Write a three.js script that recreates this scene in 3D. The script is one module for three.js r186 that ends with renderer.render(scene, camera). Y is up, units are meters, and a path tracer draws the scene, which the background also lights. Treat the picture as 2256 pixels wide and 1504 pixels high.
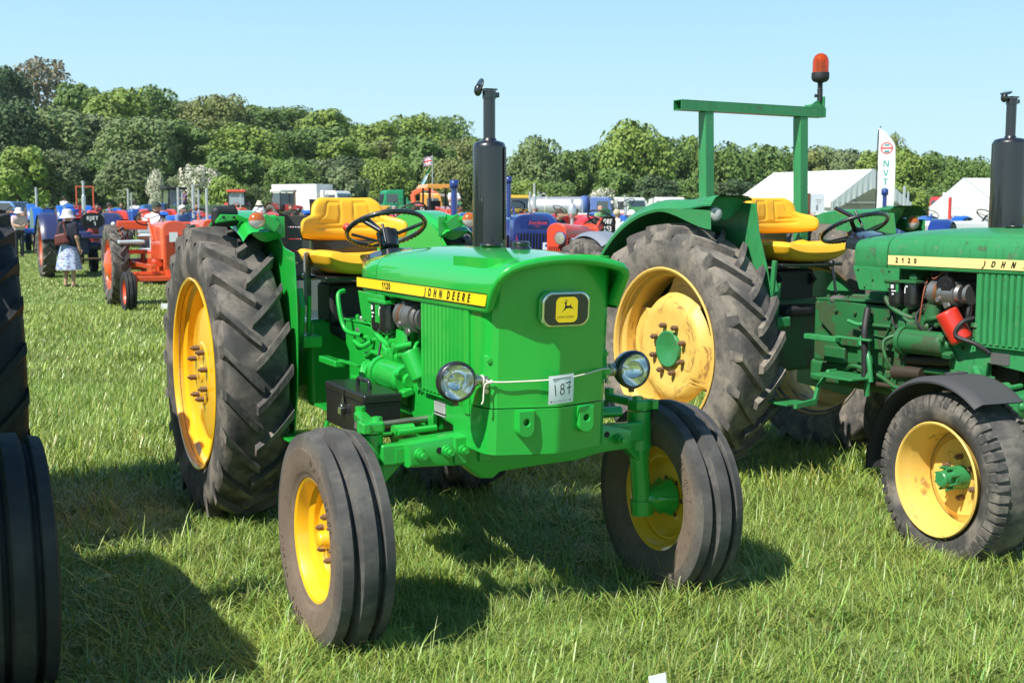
import * as THREE from 'three';
import { RoundedBoxGeometry } from 'three/addons/geometries/RoundedBoxGeometry.js';
import { FontLoader } from 'three/addons/loaders/FontLoader.js';
import { TextGeometry } from 'three/addons/geometries/TextGeometry.js';
import { MarchingCubes } from 'three/addons/objects/MarchingCubes.js';
import { mergeGeometries, mergeVertices, toCreasedNormals } from 'three/addons/utils/BufferGeometryUtils.js';

// ---------------------------------------------------------------- camera, sky, sun, exposure
const scene = new THREE.Scene();
const EYE = 1.55, PITCH = 0.1053, FOCAL = 2671;            // FOCAL in pixels of a 2256 x 1504 frame
const camera = new THREE.PerspectiveCamera(2 * Math.atan(752 / FOCAL) * 180 / Math.PI, 1024 / 682, 0.05, 1500);
camera.focus = 5.2; camera.userData.fStop = 8; camera.position.set(0, EYE, 0); camera.rotation.set(-PITCH, 0, 0);
scene.add(camera);
const renderer = new THREE.WebGLRenderer({ antialias: true });
renderer.setSize(1024, 682);
renderer.toneMapping = THREE.LinearToneMapping;
renderer.toneMappingExposure = 1.5;
renderer.shadowMap.enabled = true;

const SUN_AZ = 45 * Math.PI / 180, SUN_EL = 50 * Math.PI / 180;   // azimuth to the left of straight behind the camera
const sunDir = new THREE.Vector3(-Math.sin(SUN_AZ) * Math.cos(SUN_EL), Math.sin(SUN_EL), Math.cos(SUN_AZ) * Math.cos(SUN_EL));
const sun = new THREE.DirectionalLight(new THREE.Color(1, 0.955, 0.87), 5);
sun.position.copy(sunDir).multiplyScalar(60).add(new THREE.Vector3(0, 0, -12)); sun.target.position.set(0, 0, -12);
sun.castShadow = true; sun.shadow.mapSize.set(4096, 4096);
Object.assign(sun.shadow.camera, { left: -40, right: 40, top: 40, bottom: -40, near: 1, far: 160 });
scene.add(sun, sun.target);

{ // clear late-spring sky: pale at the horizon, deepening towards the zenith
  const W = 512, H = 256, d = new Float32Array(W * H * 4);
  const stops = [[-90, .20, .27, .30], [-2, .38, .55, .64], [0, .50, .655, .70], [3, .44, .63, .70], [7, .36, .575, .695], [11, .285, .51, .675], [18, .17, .36, .55], [32, .072, .185, .36], [55, .036, .108, .255], [90, .024, .08, .20]];
  for (let j = 0; j < H; j++) {
    const el = (j + .5) / H * 180 - 90; let k = 0; while (k < stops.length - 2 && el > stops[k + 1][0]) k++;
    const a = stops[k], b = stops[k + 1], t = Math.min(1, Math.max(0, (el - a[0]) / (b[0] - a[0])));
    for (let i = 0; i < W; i++) for (let c = 0; c < 4; c++) d[(j * W + i) * 4 + c] = c == 3 ? 1 : a[c + 1] + (b[c + 1] - a[c + 1]) * t;
  }
  const sky = new THREE.DataTexture(d, W, H, THREE.RGBAFormat, THREE.FloatType);
  sky.mapping = THREE.EquirectangularReflectionMapping; sky.magFilter = sky.minFilter = THREE.LinearFilter; sky.needsUpdate = true;
  scene.background = sky; scene.environment = sky;
  scene.fog = new THREE.FogExp2(new THREE.Color(.82, .93, 1), .00015);
}

// ---------------------------------------------------------------- helpers
const V = (x, y, z) => new THREE.Vector3(x, y, z);
function rng(seed) { let a = seed >>> 0; return () => { a = a + 0x6D2B79F5 | 0; let t = Math.imul(a ^ a >>> 15, 1 | a); t = t + Math.imul(t ^ t >>> 7, 61 | t) ^ t; return ((t ^ t >>> 14) >>> 0) / 4294967296; }; }
const R = rng(20240517);
const rr = (a, b, f = R) => a + (b - a) * f();
const sstep = (a, b, x) => { const t = Math.min(1, Math.max(0, (x - a) / (b - a))); return t * t * (3 - 2 * t); };
const lin = (r, g, b) => new THREE.Color().setRGB(r, g, b);
const used = {};
const numbered = n => { const k = used[n] = (used[n] ?? -1) + 1; return k ? n + '_' + String(k).padStart(3, '0') : n; };
function hash2(i, j, s) { let h = Math.imul(i, 374761393) + Math.imul(j, 668265263) + Math.imul(s, 2147483647 ^ 0x5bd1e995) | 0; h = Math.imul(h ^ h >>> 13, 1274126177); return ((h ^ h >>> 16) >>> 0) / 4294967296; }
function vnoise(x, y, per, s = 1) { const i = Math.floor(x), j = Math.floor(y), f = x - i, g = y - j, u = f * f * (3 - 2 * f), v = g * g * (3 - 2 * g), m = k => ((k % per) + per) % per; const a = hash2(m(i), m(j), s), b = hash2(m(i + 1), m(j), s), c = hash2(m(i), m(j + 1), s), d = hash2(m(i + 1), m(j + 1), s); return a + (b - a) * u + (c - a) * v + (a - b - c + d) * u * v; }
const fbm = (u, v, f, o = 4, s = 1) => { let t = 0, a = .5, n = 0; for (let k = 0; k < o; k++) { t += a * vnoise(u * f, v * f, f, s + k); n += a; a *= .5; f *= 2; } return t / n; };
function tex(size, fn, srgb = true) {     // fn(u, v) -> [r, g, b] in 0..1, tileable
  const d = new Uint8Array(size * size * 4);
  for (let j = 0; j < size; j++) for (let i = 0; i < size; i++) { const c = fn(i / size, j / size), k = (j * size + i) * 4; for (let q = 0; q < 3; q++) d[k + q] = Math.max(0, Math.min(255, 255 * (srgb ? Math.pow(Math.max(0, c[q]), 1 / 2.2) : c[q]))); d[k + 3] = 255; }
  const t = new THREE.DataTexture(d, size, size); t.wrapS = t.wrapT = THREE.RepeatWrapping; t.magFilter = t.minFilter = THREE.LinearFilter;
  if (srgb) t.colorSpace = THREE.SRGBColorSpace; t.needsUpdate = true; return t;
}
const mixc = (a, b, t) => a.map((v, i) => v + (b[i] - v) * t);
function canvasTex(w, h, draw) { const c = document.createElement('canvas'); c.width = w; c.height = h; const x = c.getContext('2d'); draw(x, w, h); const t = new THREE.CanvasTexture(c); t.colorSpace = THREE.SRGBColorSpace; t.magFilter = t.minFilter = THREE.LinearFilter; return t; }

// geometry
const flat = g => { g = g.index ? g.toNonIndexed() : g; for (const k of Object.keys(g.attributes)) if (!['position', 'normal', 'uv'].includes(k)) g.deleteAttribute(k); if (!g.attributes.uv) g.setAttribute('uv', new THREE.BufferAttribute(new Float32Array(g.attributes.position.count * 2), 2)); if (!g.attributes.normal) g.computeVertexNormals(); g.morphAttributes = {}; return g; };
function boxUV(g, s = 1) { const p = g.attributes.position, n = g.attributes.normal, uv = g.attributes.uv; for (let i = 0; i < p.count; i++) { const a = Math.abs(n.getX(i)), b = Math.abs(n.getY(i)), c = Math.abs(n.getZ(i)); if (a >= b && a >= c) uv.setXY(i, p.getZ(i) * s, p.getY(i) * s); else if (b >= c) uv.setXY(i, p.getX(i) * s, p.getZ(i) * s); else uv.setXY(i, p.getX(i) * s, p.getY(i) * s); } return g; }
const join = gs => { gs = [gs].flat(9).map(flat); return gs.length == 1 ? gs[0] : mergeGeometries(gs); };
const xf = (g, p = [0, 0, 0], r = [0, 0, 0], s = 1) => { const m = new THREE.Matrix4().compose(V(...p), new THREE.Quaternion().setFromEuler(new THREE.Euler(...r)), Array.isArray(s) ? V(...s) : V(s, s, s)); return g.applyMatrix4(m); };
const bx = (w, h, d, p, r = [0, 0, 0], bev = 0) => xf(bev ? new RoundedBoxGeometry(w, h, d, 2, bev) : new THREE.BoxGeometry(w, h, d), p, r);
const bar = (a, b, w, h, bev = 0) => { const A = V(...a), B = V(...b), L = A.distanceTo(B), g = bev ? new RoundedBoxGeometry(w, h, L, 2, bev) : new THREE.BoxGeometry(w, h, L), m = new THREE.Matrix4().lookAt(B, A, V(0, 1, 0.001)); m.setPosition(A.add(B).multiplyScalar(.5)); return g.applyMatrix4(m); };
const cyl = (a, b, r1, r2 = r1, n = 20, open = false) => { const A = V(...a), B = V(...b), d = B.clone().sub(A), L = d.length(); const g = new THREE.CylinderGeometry(r2, r1, L, n, 1, open); g.applyQuaternion(new THREE.Quaternion().setFromUnitVectors(V(0, 1, 0), d.normalize())); g.translate(...A.add(B).multiplyScalar(.5).toArray()); return g; };
const tub = (pts, r, n = 8, seg = 0) => new THREE.TubeGeometry(new THREE.CatmullRomCurve3(pts.map(p => V(...p)), false, 'centripetal'), seg || pts.length * 6, r, n, false);
const poly = (pts, r, n = 8) => pts.slice(1).map((p, i) => [cyl(pts[i], p, r, r, n), i ? xf(new THREE.SphereGeometry(r, n, 6), pts[i]) : []]);
const lat = (prof, n = 48, axis = 'y', p = [0, 0, 0]) => { const g = new THREE.LatheGeometry(prof.map(q => new THREE.Vector2(...q)), n); if (axis == 'x') g.rotateZ(-Math.PI / 2); if (axis == 'z') g.rotateX(Math.PI / 2); g.translate(...p); return g; };
const crease = (g, a = .6) => toCreasedNormals(g, a);
function ext(pts, depth, plane = 'xy', at = 0, bev = 0, holes = []) {     // plane 'xy': extruded along z, 'zy': points are (z, y) and the extrusion runs along x, 'xz': points (x, z), along y
  const s = new THREE.Shape(pts.map(p => new THREE.Vector2(...p))); for (const [x, y, r] of holes) { const h = new THREE.Path(); h.absarc(x, y, r, 0, 7, true); s.holes.push(h); }
  const g = new THREE.ExtrudeGeometry(s, { depth: depth - 2 * bev, bevelEnabled: bev > 0, bevelSize: bev, bevelThickness: bev, bevelOffset: -bev, bevelSegments: 2, curveSegments: 16 });
  g.translate(0, 0, bev - depth / 2); if (plane == 'zy') g.rotateY(-Math.PI / 2), g.scale(1, 1, 1); if (plane == 'xz') g.rotateX(Math.PI / 2);
  if (plane == 'xy') g.translate(0, 0, at); else if (plane == 'zy') g.translate(at, 0, 0); else g.translate(0, at, 0);
  return g;
}
function grid(nu, nv, f, closeU = false) { // f(u, v) -> [x, y, z]; smooth normals
  const pos = [], uv = [], idx = []; for (let j = 0; j <= nv; j++) for (let i = 0; i <= nu; i++) { pos.push(...f(i / nu, j / nv)); uv.push(i / nu, j / nv); }
  for (let j = 0; j < nv; j++) for (let i = 0; i < nu; i++) { const a = j * (nu + 1) + i, b = a + 1, c = a + nu + 1, e = c + 1; idx.push(a, b, e, a, e, c); }
  const g = new THREE.BufferGeometry(); g.setAttribute('position', new THREE.Float32BufferAttribute(pos, 3)); g.setAttribute('uv', new THREE.Float32BufferAttribute(uv, 2)); g.setIndex(idx);
  if (closeU) { const m = mergeVertices(new THREE.BufferGeometry().setAttribute('position', g.attributes.position).setIndex(idx), 1e-5); m.computeVertexNormals(); return m; }
  g.computeVertexNormals(); return g;
}
// a closed cushion: half-width w(v), height h, thickness T, bend(x, v) pushes it along +z
function pillow(w, h, T, bend = () => 0, relief = () => 0, nu = 36, nv = 24) {
  const f = s => (u0, v) => { const u = u0 * 2 - 1, x = u * w(v), t = T / 2 * Math.pow(Math.max(0, 1 - Math.pow(Math.abs(u), 7)), .5) * Math.pow(Math.max(0, 1 - Math.pow(Math.abs(2 * v - 1), 7)), .5); return [x, v * h, bend(x, v) + s * (t + (s > 0 && t > 0 ? relief(u, v) * Math.min(1, t / T * 3) : 0))]; };
  const b = grid(nu, nv, f(-1)); const id = b.index.array; for (let i = 0; i < id.length; i += 3) { const q = id[i]; id[i] = id[i + 1]; id[i + 1] = q; } b.computeVertexNormals();
  return [grid(nu, nv, f(1)), b];
}
const nut = (p, r, h, axis = 'x', dir = 1) => { const q = { x: [h * dir, 0, 0], y: [0, h * dir, 0], z: [0, 0, h * dir] }[axis]; return [cyl(p, [p[0] + q[0], p[1] + q[1], p[2] + q[2]], r, r, 6), cyl(p, [p[0] + q[0] * 1.35, p[1] + q[1] * 1.35, p[2] + q[2] * 1.35], r * .5, r * .5, 8)]; };

// objects
function part(name, geos, mat, parent, uvScale = 0) { const g = join(geos); if (uvScale) boxUV(g, uvScale); const m = new THREE.Mesh(g, mat); m.name = numbered(name); m.castShadow = m.receiveShadow = true; parent.add(m); return m; }
function tag(o, label, category, group) { o.userData = { label, category, ...(group ? { group } : {}) }; return o; }
function thing(name, label, category, p = [0, 0, 0], turn = 0, group) { const o = new THREE.Group(); o.name = numbered(name); o.position.set(...p); o.rotation.y = turn; scene.add(o); return tag(o, label, category, group); }
function struct(name, geos, mat, kind = 'structure') { const m = part(name, geos, mat, scene); m.userData.kind = kind; return m; }
function sub(name, parent, p = [0, 0, 0], ry = 0) { const o = new THREE.Group(); o.name = numbered(name); o.position.set(...p); o.rotation.y = ry; parent.add(o); return o; }
function dup(src, name, label, p, turn, group) { const o = src.clone(); o.name = numbered(name); o.traverse(c => { if (c !== o) c.name = numbered(c.name.replace(/_\d{3}$/, '')); }); o.position.set(...p); o.rotation.y = turn; o.userData = { ...src.userData, label }; if (group) o.userData.group = group; scene.add(o); return o; }

// terrain: a level show field that climbs into a wooded bank on the left
function gh(x, z) { const d = -z; const left = sstep(.12, -.22, x / Math.max(d, 1)); return (.12 + .42 * left) * sstep(27, 74, d) + sstep(88, 190, d) * (2.5 + 9.5 * left) + (d < 26 ? .02 * Math.sin(x * .9 + z * .7) * sstep(9, 16, d) : 0); }
function rayDir(px, py) { const x = (px - 1128) / FOCAL, y = -(py - 752) / FOCAL, c = Math.cos(PITCH), s = Math.sin(PITCH); return V(x, y * c - s, -(c + y * s)); }
function onGround(px, py) { const r = rayDir(px, py); let k = 2; for (; k < 300; k += .05) { if (EYE + r.y * k <= gh(r.x * k, r.z * k)) break; } return [r.x * k, gh(r.x * k, r.z * k), r.z * k]; }
function atDist(px, d) { const r = rayDir(px, 470), x = r.x / -r.z * d; return [x, gh(x, -d), -d]; }       // column of the frame, metres ahead
const topAt = (py, d) => EYE + rayDir(1128, py).y / -rayDir(1128, py).z * d;                                   // height that shows at that row

// ---------------------------------------------------------------- materials
const std = (c, rough = .6, o = {}) => new THREE.MeshStandardMaterial({ color: Array.isArray(c) ? lin(...c) : c, roughness: rough, side: THREE.DoubleSide, ...o });
const phy = (c, rough, o = {}) => new THREE.MeshPhysicalMaterial({ color: Array.isArray(c) ? lin(...c) : c, roughness: rough, side: THREE.DoubleSide, ...o });
const gloss = (c, o = {}) => phy(c, .38, { clearcoat: 1, clearcoatRoughness: .05, ...o });
const T = {};
T.grain = tex(256, (u, v) => { const n = .35 + .65 * fbm(u, v, 16, 4, 3); return [n, n, n]; }, false);
T.rubber = tex(512, (u, v) => { const n = fbm(u, v, 6, 5, 11), m = fbm(u, v, 40, 3, 17), k = fbm(u, v, 12, 4, 23); let c = mixc([.050, .048, .047], [.19, .166, .14], sstep(.36, .72, n)); c = mixc(c, [.23, .20, .16], sstep(.62, .80, k) * .65 * m * 1.5); return mixc(c, c.map(q => q * .55), sstep(.55, .8, m) * .6); });
T.rubberdark = tex(512, (u, v) => { const n = fbm(u, v, 5, 5, 31), m = fbm(u, v, 40, 3, 37); return mixc([.013, .013, .016], [.036, .034, .033], sstep(.4, .8, n * .7 + m * .3)); });
T.worngreen = tex(512, (u, v) => { const n = fbm(u, v, 4, 5, 41), m = fbm(u, v, 48, 4, 43), k = fbm(u, v, 14, 5, 47), st = fbm(u, v * .2, 60, 3, 49); let c = mixc([.022, .215, .060], [.036, .275, .088], n); c = mixc(c, c.map(q => q * .75), sstep(.55, .75, st) * .6); c = mixc(c, [.06, .06, .032], sstep(.66, .73, k) * sstep(.56, .66, m) * .6); c = mixc(c, [.13, .22, .12], sstep(.68, .8, m) * .5); return c; });
T.ribtyre = tex(512, (u, v) => { const n = fbm(u, v, 7, 5, 11), m = fbm(u, v, 48, 3, 17), e = fbm(u, v, 9, 4, 29), side = Math.max(sstep(.30, .20, v), sstep(.70, .80, v)); let c = mixc([.050, .048, .048], [.10, .095, .088], sstep(.35, .75, n)); c = mixc(c, [.185, .132, .092], side * (.5 + .5 * e)); c = mixc(c, [.20, .165, .12], sstep(.60, .78, m) * sstep(.45, .6, n) * .3); return mixc(c, c.map(q => q * .6), sstep(.58, .8, 1 - m) * .5); });
T.dusty = tex(512, (u, v) => { const n = fbm(u, v, 6, 5, 111), m = fbm(u, v, 44, 3, 117), k = fbm(u, v, 11, 4, 123); let c = mixc([.075, .070, .068], [.21, .185, .155], sstep(.32, .72, n)); c = mixc(c, [.27, .23, .18], sstep(.55, .75, k) * .7); return mixc(c, c.map(q => q * .5), sstep(.55, .8, m) * .55); });
T.oily = tex(512, (u, v) => { const n = fbm(u, v, 6, 5, 51), m = fbm(u, v, 20, 4, 53); return mixc(mixc([.012, .10, .026], [.02, .165, .045], n), [.055, .060, .030], sstep(.50, .60, m) * .7); });
T.wornyellow = tex(512, (u, v) => { const n = fbm(u, v, 4, 4, 61), m = fbm(u, v, 48, 4, 63), k = fbm(u, v, 10, 5, 67); let c = mixc([.70, .44, .085], [.80, .53, .12], n); c = mixc(c, [.24, .11, .035], sstep(.645, .74, k * .55 + m * .5) * .75); return mixc(c, [.80, .60, .25], sstep(.68, .8, m) * .5); });
T.card = tex(128, (u, v) => { const n = .80 + .04 * fbm(u, v, 8, 3, 71); return [n, n, n * 1.01]; });
const M = {
  green: gloss([.013, .40, .042]), greenCast: phy([.013, .375, .042], .42, { clearcoat: .8, clearcoatRoughness: .18, bumpMap: T.grain, bumpScale: .0012 }),
  green2: phy(lin(1, 1, 1), .38, { map: T.worngreen, clearcoat: .35, clearcoatRoughness: .28 }), oily: std(lin(1, 1, 1), .5, { map: T.oily, bumpMap: T.grain, bumpScale: .002 }),
  yellow: gloss([.86, .47, .012]), yellow2: std(lin(1, 1, 1), .5, { map: T.wornyellow }),
  seat: phy([.84, .44, .022], .42, { bumpMap: T.grain, bumpScale: .0006 }), black: gloss([.012, .012, .014]), matt: std([.02, .02, .022], .6), dark: std([.012, .011, .010], .7),
  rubber: std(lin(1, 1, 1), .82, { map: T.rubber, bumpMap: T.grain, bumpScale: .003 }), ribrub: std(lin(1, 1, 1), .85, { map: T.ribtyre, bumpMap: T.grain, bumpScale: .002 }), dusty: std(lin(1, 1, 1), .9, { map: T.dusty, bumpMap: T.grain, bumpScale: .003 }), rubber2: std(lin(1, 1, 1), .75, { map: T.rubberdark, bumpMap: T.grain, bumpScale: .0025 }),
  chrome: std([.82, .82, .80], .12, { metalness: 1 }), zinc: std([.55, .52, .45], .35, { metalness: 1 }), steel: std([.33, .32, .31], .42, { metalness: .8 }), rusty: std([.17, .10, .055], .7, { bumpMap: T.grain, bumpScale: .002 }), grey: std([.20, .195, .19], .45, { metalness: .5 }), greyP: std([.22, .23, .245], .5),
  lens: phy([1, 1, 1], .02, { transmission: 1, thickness: 0, ior: 1.5 }), amber: phy([.85, .24, .05], .12, { transmission: .55, thickness: 0, clearcoat: 1 }), clear: phy([.82, .80, .78], .12, { transmission: .6, thickness: 0, clearcoat: 1 }), mirror: std([.9, .9, .88], .06, { metalness: 1 }),
  white: std(lin(1, 1, 1), .7, { map: T.card }), string: std([.72, .68, .58], .8), red: gloss([.50, .022, .010]), redOil: gloss([.62, .03, .015]), brown: std([.045, .032, .022], .5, { bumpMap: T.grain, bumpScale: .002 }), blue: gloss([.012, .04, .20]),
};
// ---------------------------------------------------------------- wheels
const mirrorX = g => { g = flat(g.clone()); g.scale(-1, 1, 1); for (const k of ['position', 'normal', 'uv']) { const a = g.attributes[k], n = a.itemSize, s = a.array; for (let i = 0; i < a.count; i += 3) for (let c = 0; c < n; c++) { const q = s[(i + 1) * n + c]; s[(i + 1) * n + c] = s[(i + 2) * n + c]; s[(i + 2) * n + c] = q; } } return g; };
function agTyre(Rt, Rr, W, lugH, n, seg = 64, sweep = .25, tw = .037) {
  const h = W / 2, c = Rt - lugH, prof = [[.76, Rr - .012], [.85, Rr + .008], [.95, Rr + .05], [1, Rr + .11], [.99, Rr + .16], [.95, c - .045], [.86, c - .016], [.6, c - .003], [0, c]];
  const p = [...prof.map(q => [q[1], q[0] * h]), ...prof.slice(0, -1).reverse().map(q => [q[1], -q[0] * h])];
  const body = lat(p, seg, 'x'); const uv = body.attributes.uv; for (let i = 0; i < uv.count; i++) uv.setXY(i, uv.getX(i) * 5, uv.getY(i) * 1.2);
  const pos = [], uvs = [], q = (a, b, c2, d) => { pos.push(...a, ...b, ...c2, ...a, ...c2, ...d); };
  for (let side = -1; side <= 1; side += 2) for (let k = 0; k < n; k++) {
    const f0 = (k + (side > 0 ? .5 : 0)) / n * Math.PI * 2, S = [];
    for (let i = 0; i <= 7; i++) {
      const s = i / 7, ax = side * (-.014 + (h * .965 + .014) * Math.min(s / .86, 1)) + (s > .86 ? side * .004 : 0), a = f0 + sweep * Math.pow(Math.min(s / .86, 1), 1.15) + (s > .86 ? .014 : 0), drop = s > .86 ? .052 : .012 * s * s, ro = Rt - drop, rb = c - (s > .86 ? .075 : .035 * s * s + .004), w1 = tw / 2 * (1 + .15 * s) / Rt, w2 = w1 * 1.5;
      const P = (r, t) => [ax, r * Math.sin(t), r * Math.cos(t)]; S.push([P(rb, a - w2), P(ro, a - w1), P(ro, a + w1), P(rb, a + w2)]);
    }
    for (let i = 0; i < 7; i++) for (let j = 0; j < 3; j++) side > 0 ? q(S[i][j], S[i][j + 1], S[i + 1][j + 1], S[i + 1][j]) : q(S[i][j], S[i + 1][j], S[i + 1][j + 1], S[i][j + 1]);
    for (const e of [0, 7]) q(S[e][0], S[e][1], S[e][2], S[e][3]);
  }
  const lug = new THREE.BufferGeometry(); lug.setAttribute('position', new THREE.Float32BufferAttribute(pos, 3)); lug.computeVertexNormals(); flat(lug); boxUV(lug, 1.3);
  return join([body, lug]);
}
function ribTyre(Rt, Rr, W, seg = 72) {
  const h = W / 2, prof = [[.62, Rr - .008], [.78, Rr + .006], [.80, Rr + .016], [.88, Rr + .026], [.905, Rr + .030], [.91, Rr + .034], [.93, Rr + .038], [1, Rr + .07], [1.01, Rr + .105], [1.02, Rr + .110], [1.0, Rr + .114], [.96, Rt - .036], [.925, Rt - .024], [.91, Rt - .019], [.57, Rt - .011], [.53, Rt - .016], [.50, Rt - .036], [.40, Rt - .039], [.29, Rt - .012], [.25, Rt - .001], [0, Rt]];
  const p = [...prof.map(q => [q[1], q[0] * h]), ...prof.slice(0, -1).reverse().map(q => [q[1], -q[0] * h])];
  const g = crease(lat(p, seg, 'x'), .5), uv = g.attributes.uv; for (let i = 0; i < uv.count; i++) uv.setXY(i, uv.getX(i) * 3, uv.getY(i)); return g;
}
function blockTyre(Rt, Rr, W, n = 52, seg = 72) {      // broad worn implement tyre: smooth centre, notched shoulders
  const h = W / 2, c = Rt - .004, prof = [[.66, Rr - .01], [.80, Rr + .004], [.82, Rr + .014], [.9, Rr + .022], [.97, Rr + .05], [1, Rr + .075], [.96, Rt - .045], [.93, Rt - .03], [.70, c - .012], [.40, c - .002], [0, c]];
  const p = [...prof.map(q => [q[1], q[0] * h]), ...prof.slice(0, -1).reverse().map(q => [q[1], -q[0] * h])], body = lat(p, seg, 'x');
  const uv = body.attributes.uv; for (let i = 0; i < uv.count; i++) uv.setXY(i, uv.getX(i) * 3, uv.getY(i) * .9);
  const G = [body]; for (const s of [-1, 1]) for (let k = 0; k < n; k++) {
    const a = (k + (s > 0 ? .5 : 0)) / n * Math.PI * 2, w = (k % 3 == 1 ? .62 : .78) * Math.PI / n, pts = [[.62, Rt + .001, .7], [.93, Rt - .012, 1], [1.0, Rt - .05, 1], [.99, Rt - .075, .8]], top = [], pos = [];
    for (const [f, r, m] of pts) top.push([-1, 1].map(d => { const t = a + d * w * m; return [s * f * h, r * Math.sin(t), r * Math.cos(t)]; }));
    const low = top.map(q => q.map(v => [v[0] * .94, v[1] * .965, v[2] * .965])), Q = (A, B, C, D) => s > 0 ? pos.push(...A, ...B, ...C, ...A, ...C, ...D) : pos.push(...A, ...C, ...B, ...A, ...D, ...C);
    for (let i = 0; i < 3; i++) { Q(top[i][0], top[i][1], top[i + 1][1], top[i + 1][0]); Q(low[i][0], top[i][0], top[i + 1][0], low[i + 1][0]); Q(top[i][1], low[i][1], low[i + 1][1], top[i + 1][1]); } Q(low[0][0], low[0][1], top[0][1], top[0][0]);
    const g = new THREE.BufferGeometry(); g.setAttribute('position', new THREE.Float32BufferAttribute(pos, 3)); g.computeVertexNormals(); G.push(boxUV(flat(g), 2));
  }
  return join(G);
}
const GEO = {};
GEO.rear = agTyre(.748, .474, .33, .037, 22, 96);
GEO.rib = ribTyre(.402, .222, .205);
GEO.block = blockTyre(.388, .248, .27);
// rims are built with the outer side towards +x
GEO.rearRim = crease(lat([[.470, .118], [.487, .142], [.490, .152], [.484, .156], [.474, .152], [.466, .138], [.462, .105], [.440, .088], [.432, .03], [.432, -.04], [.44, -.09], [.466, -.11], [.486, -.15], [.470, -.12]], 72, 'x'), .5);
GEO.rearDisc = crease(lat([[.434, -.005], [.405, .0], [.385, .012], [.355, .062], [.335, .082], [.30, .092], [.165, .104], [.155, .110], [.0, .110]], 72, 'x'), .45);
GEO.frontRim = crease(lat([[.214, .048], [.224, .062], [.230, .072], [.224, .078], [.214, .072], [.206, .055], [.200, .030], [.180, .015], [.176, -.03], [.196, -.045], [.204, -.06], [.228, -.072], [.215, -.05]], 64, 'x'), .5);
GEO.frontDisc = crease(lat([[.179, -.018], [.165, -.016], [.150, .004], [.135, .012], [.060, .014], [.0, .014]], 48, 'x'), .45);
function ringNuts(n, r, x, nr, h, off = 0) { const o = []; for (let k = 0; k < n; k++) { const a = (k + off) / n * Math.PI * 2; o.push(join(nut([x, r * Math.sin(a), r * Math.cos(a)], nr, h))); } return o; }
GEO.rearNuts = ringNuts(8, .132, .108, .0145, .034, .5); GEO.frontNuts = ringNuts(6, .078, .012, .012, .022, .3);
GEO.rearNuts2 = ringNuts(8, .146, .085, .017, .034, .5);
// pressed disc of the worn tractor: lobes reach the rim, gaps between show the well
GEO.rearDisc2 = join([0, 1].map(k => grid(96, 10, (u, v) => { const a = u * Math.PI * 2, lobe = .5 + .5 * Math.cos(a * 4 + .6), ro = .33 + .105 * sstep(.25, .7, lobe), r = v * ro, d = sstep(.28, .36, r) * .075 + sstep(.14, .10, r) * 0 - .012 * sstep(.10, .30, r); return [(.084 - d) - k * .008, r * Math.sin(a), r * Math.cos(a)]; })));
GEO.wideRim = crease(lat([[.240, .105], [.252, .125], [.259, .134], [.254, .141], [.246, .137], [.238, .120], [.230, .085], [.214, .06], [.206, -.02], [.222, -.045], [.24, -.07], [.256, -.125], [.24, -.10]], 64, 'x'), .5);
GEO.wideDisc = crease(lat([[.208, -.03], [.195, -.028], [.17, -.012], [.13, -.018], [.07, -.022], [0, -.022]], 48, 'x'), .45);
GEO.wideNuts = ringNuts(6, .092, -.02, .014, .026, .2);
const hubStar = join([cyl([-.02, 0, 0], [.055, 0, 0], .055, .05, 20), cyl([.05, 0, 0], [.10, 0, 0], .042, .036, 16), cyl([.098, 0, 0], [.104, 0, 0], .036, .03, 16), [...Array(8)].map((_, k) => { const a = k / 8 * Math.PI * 2; return cyl([.03, .045 * Math.sin(a), .045 * Math.cos(a)], [.088, .052 * Math.sin(a), .052 * Math.cos(a)], .008, .006, 6); })]);
const hubFins = crease(join([lat([[.0, -.135], [.034, -.135], [.040, -.11], [.048, -.085], [.054, -.05], [.068, -.014], [.074, .004], [0, .004]], 32, 'x'), [...Array(6)].map((_, k) => xf(ext([[-.10, .036], [-.02, .082], [-.006, .086], [-.006, .02], [-.10, .02]].map(q => [q[0], q[1]]), .012, 'xy'), [0, 0, 0], [k / 6 * Math.PI * 2, 0, 0]))]), .5);
const RUB = { main: M.rubber, worn: M.rubber, dark: M.rubber2 };
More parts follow.
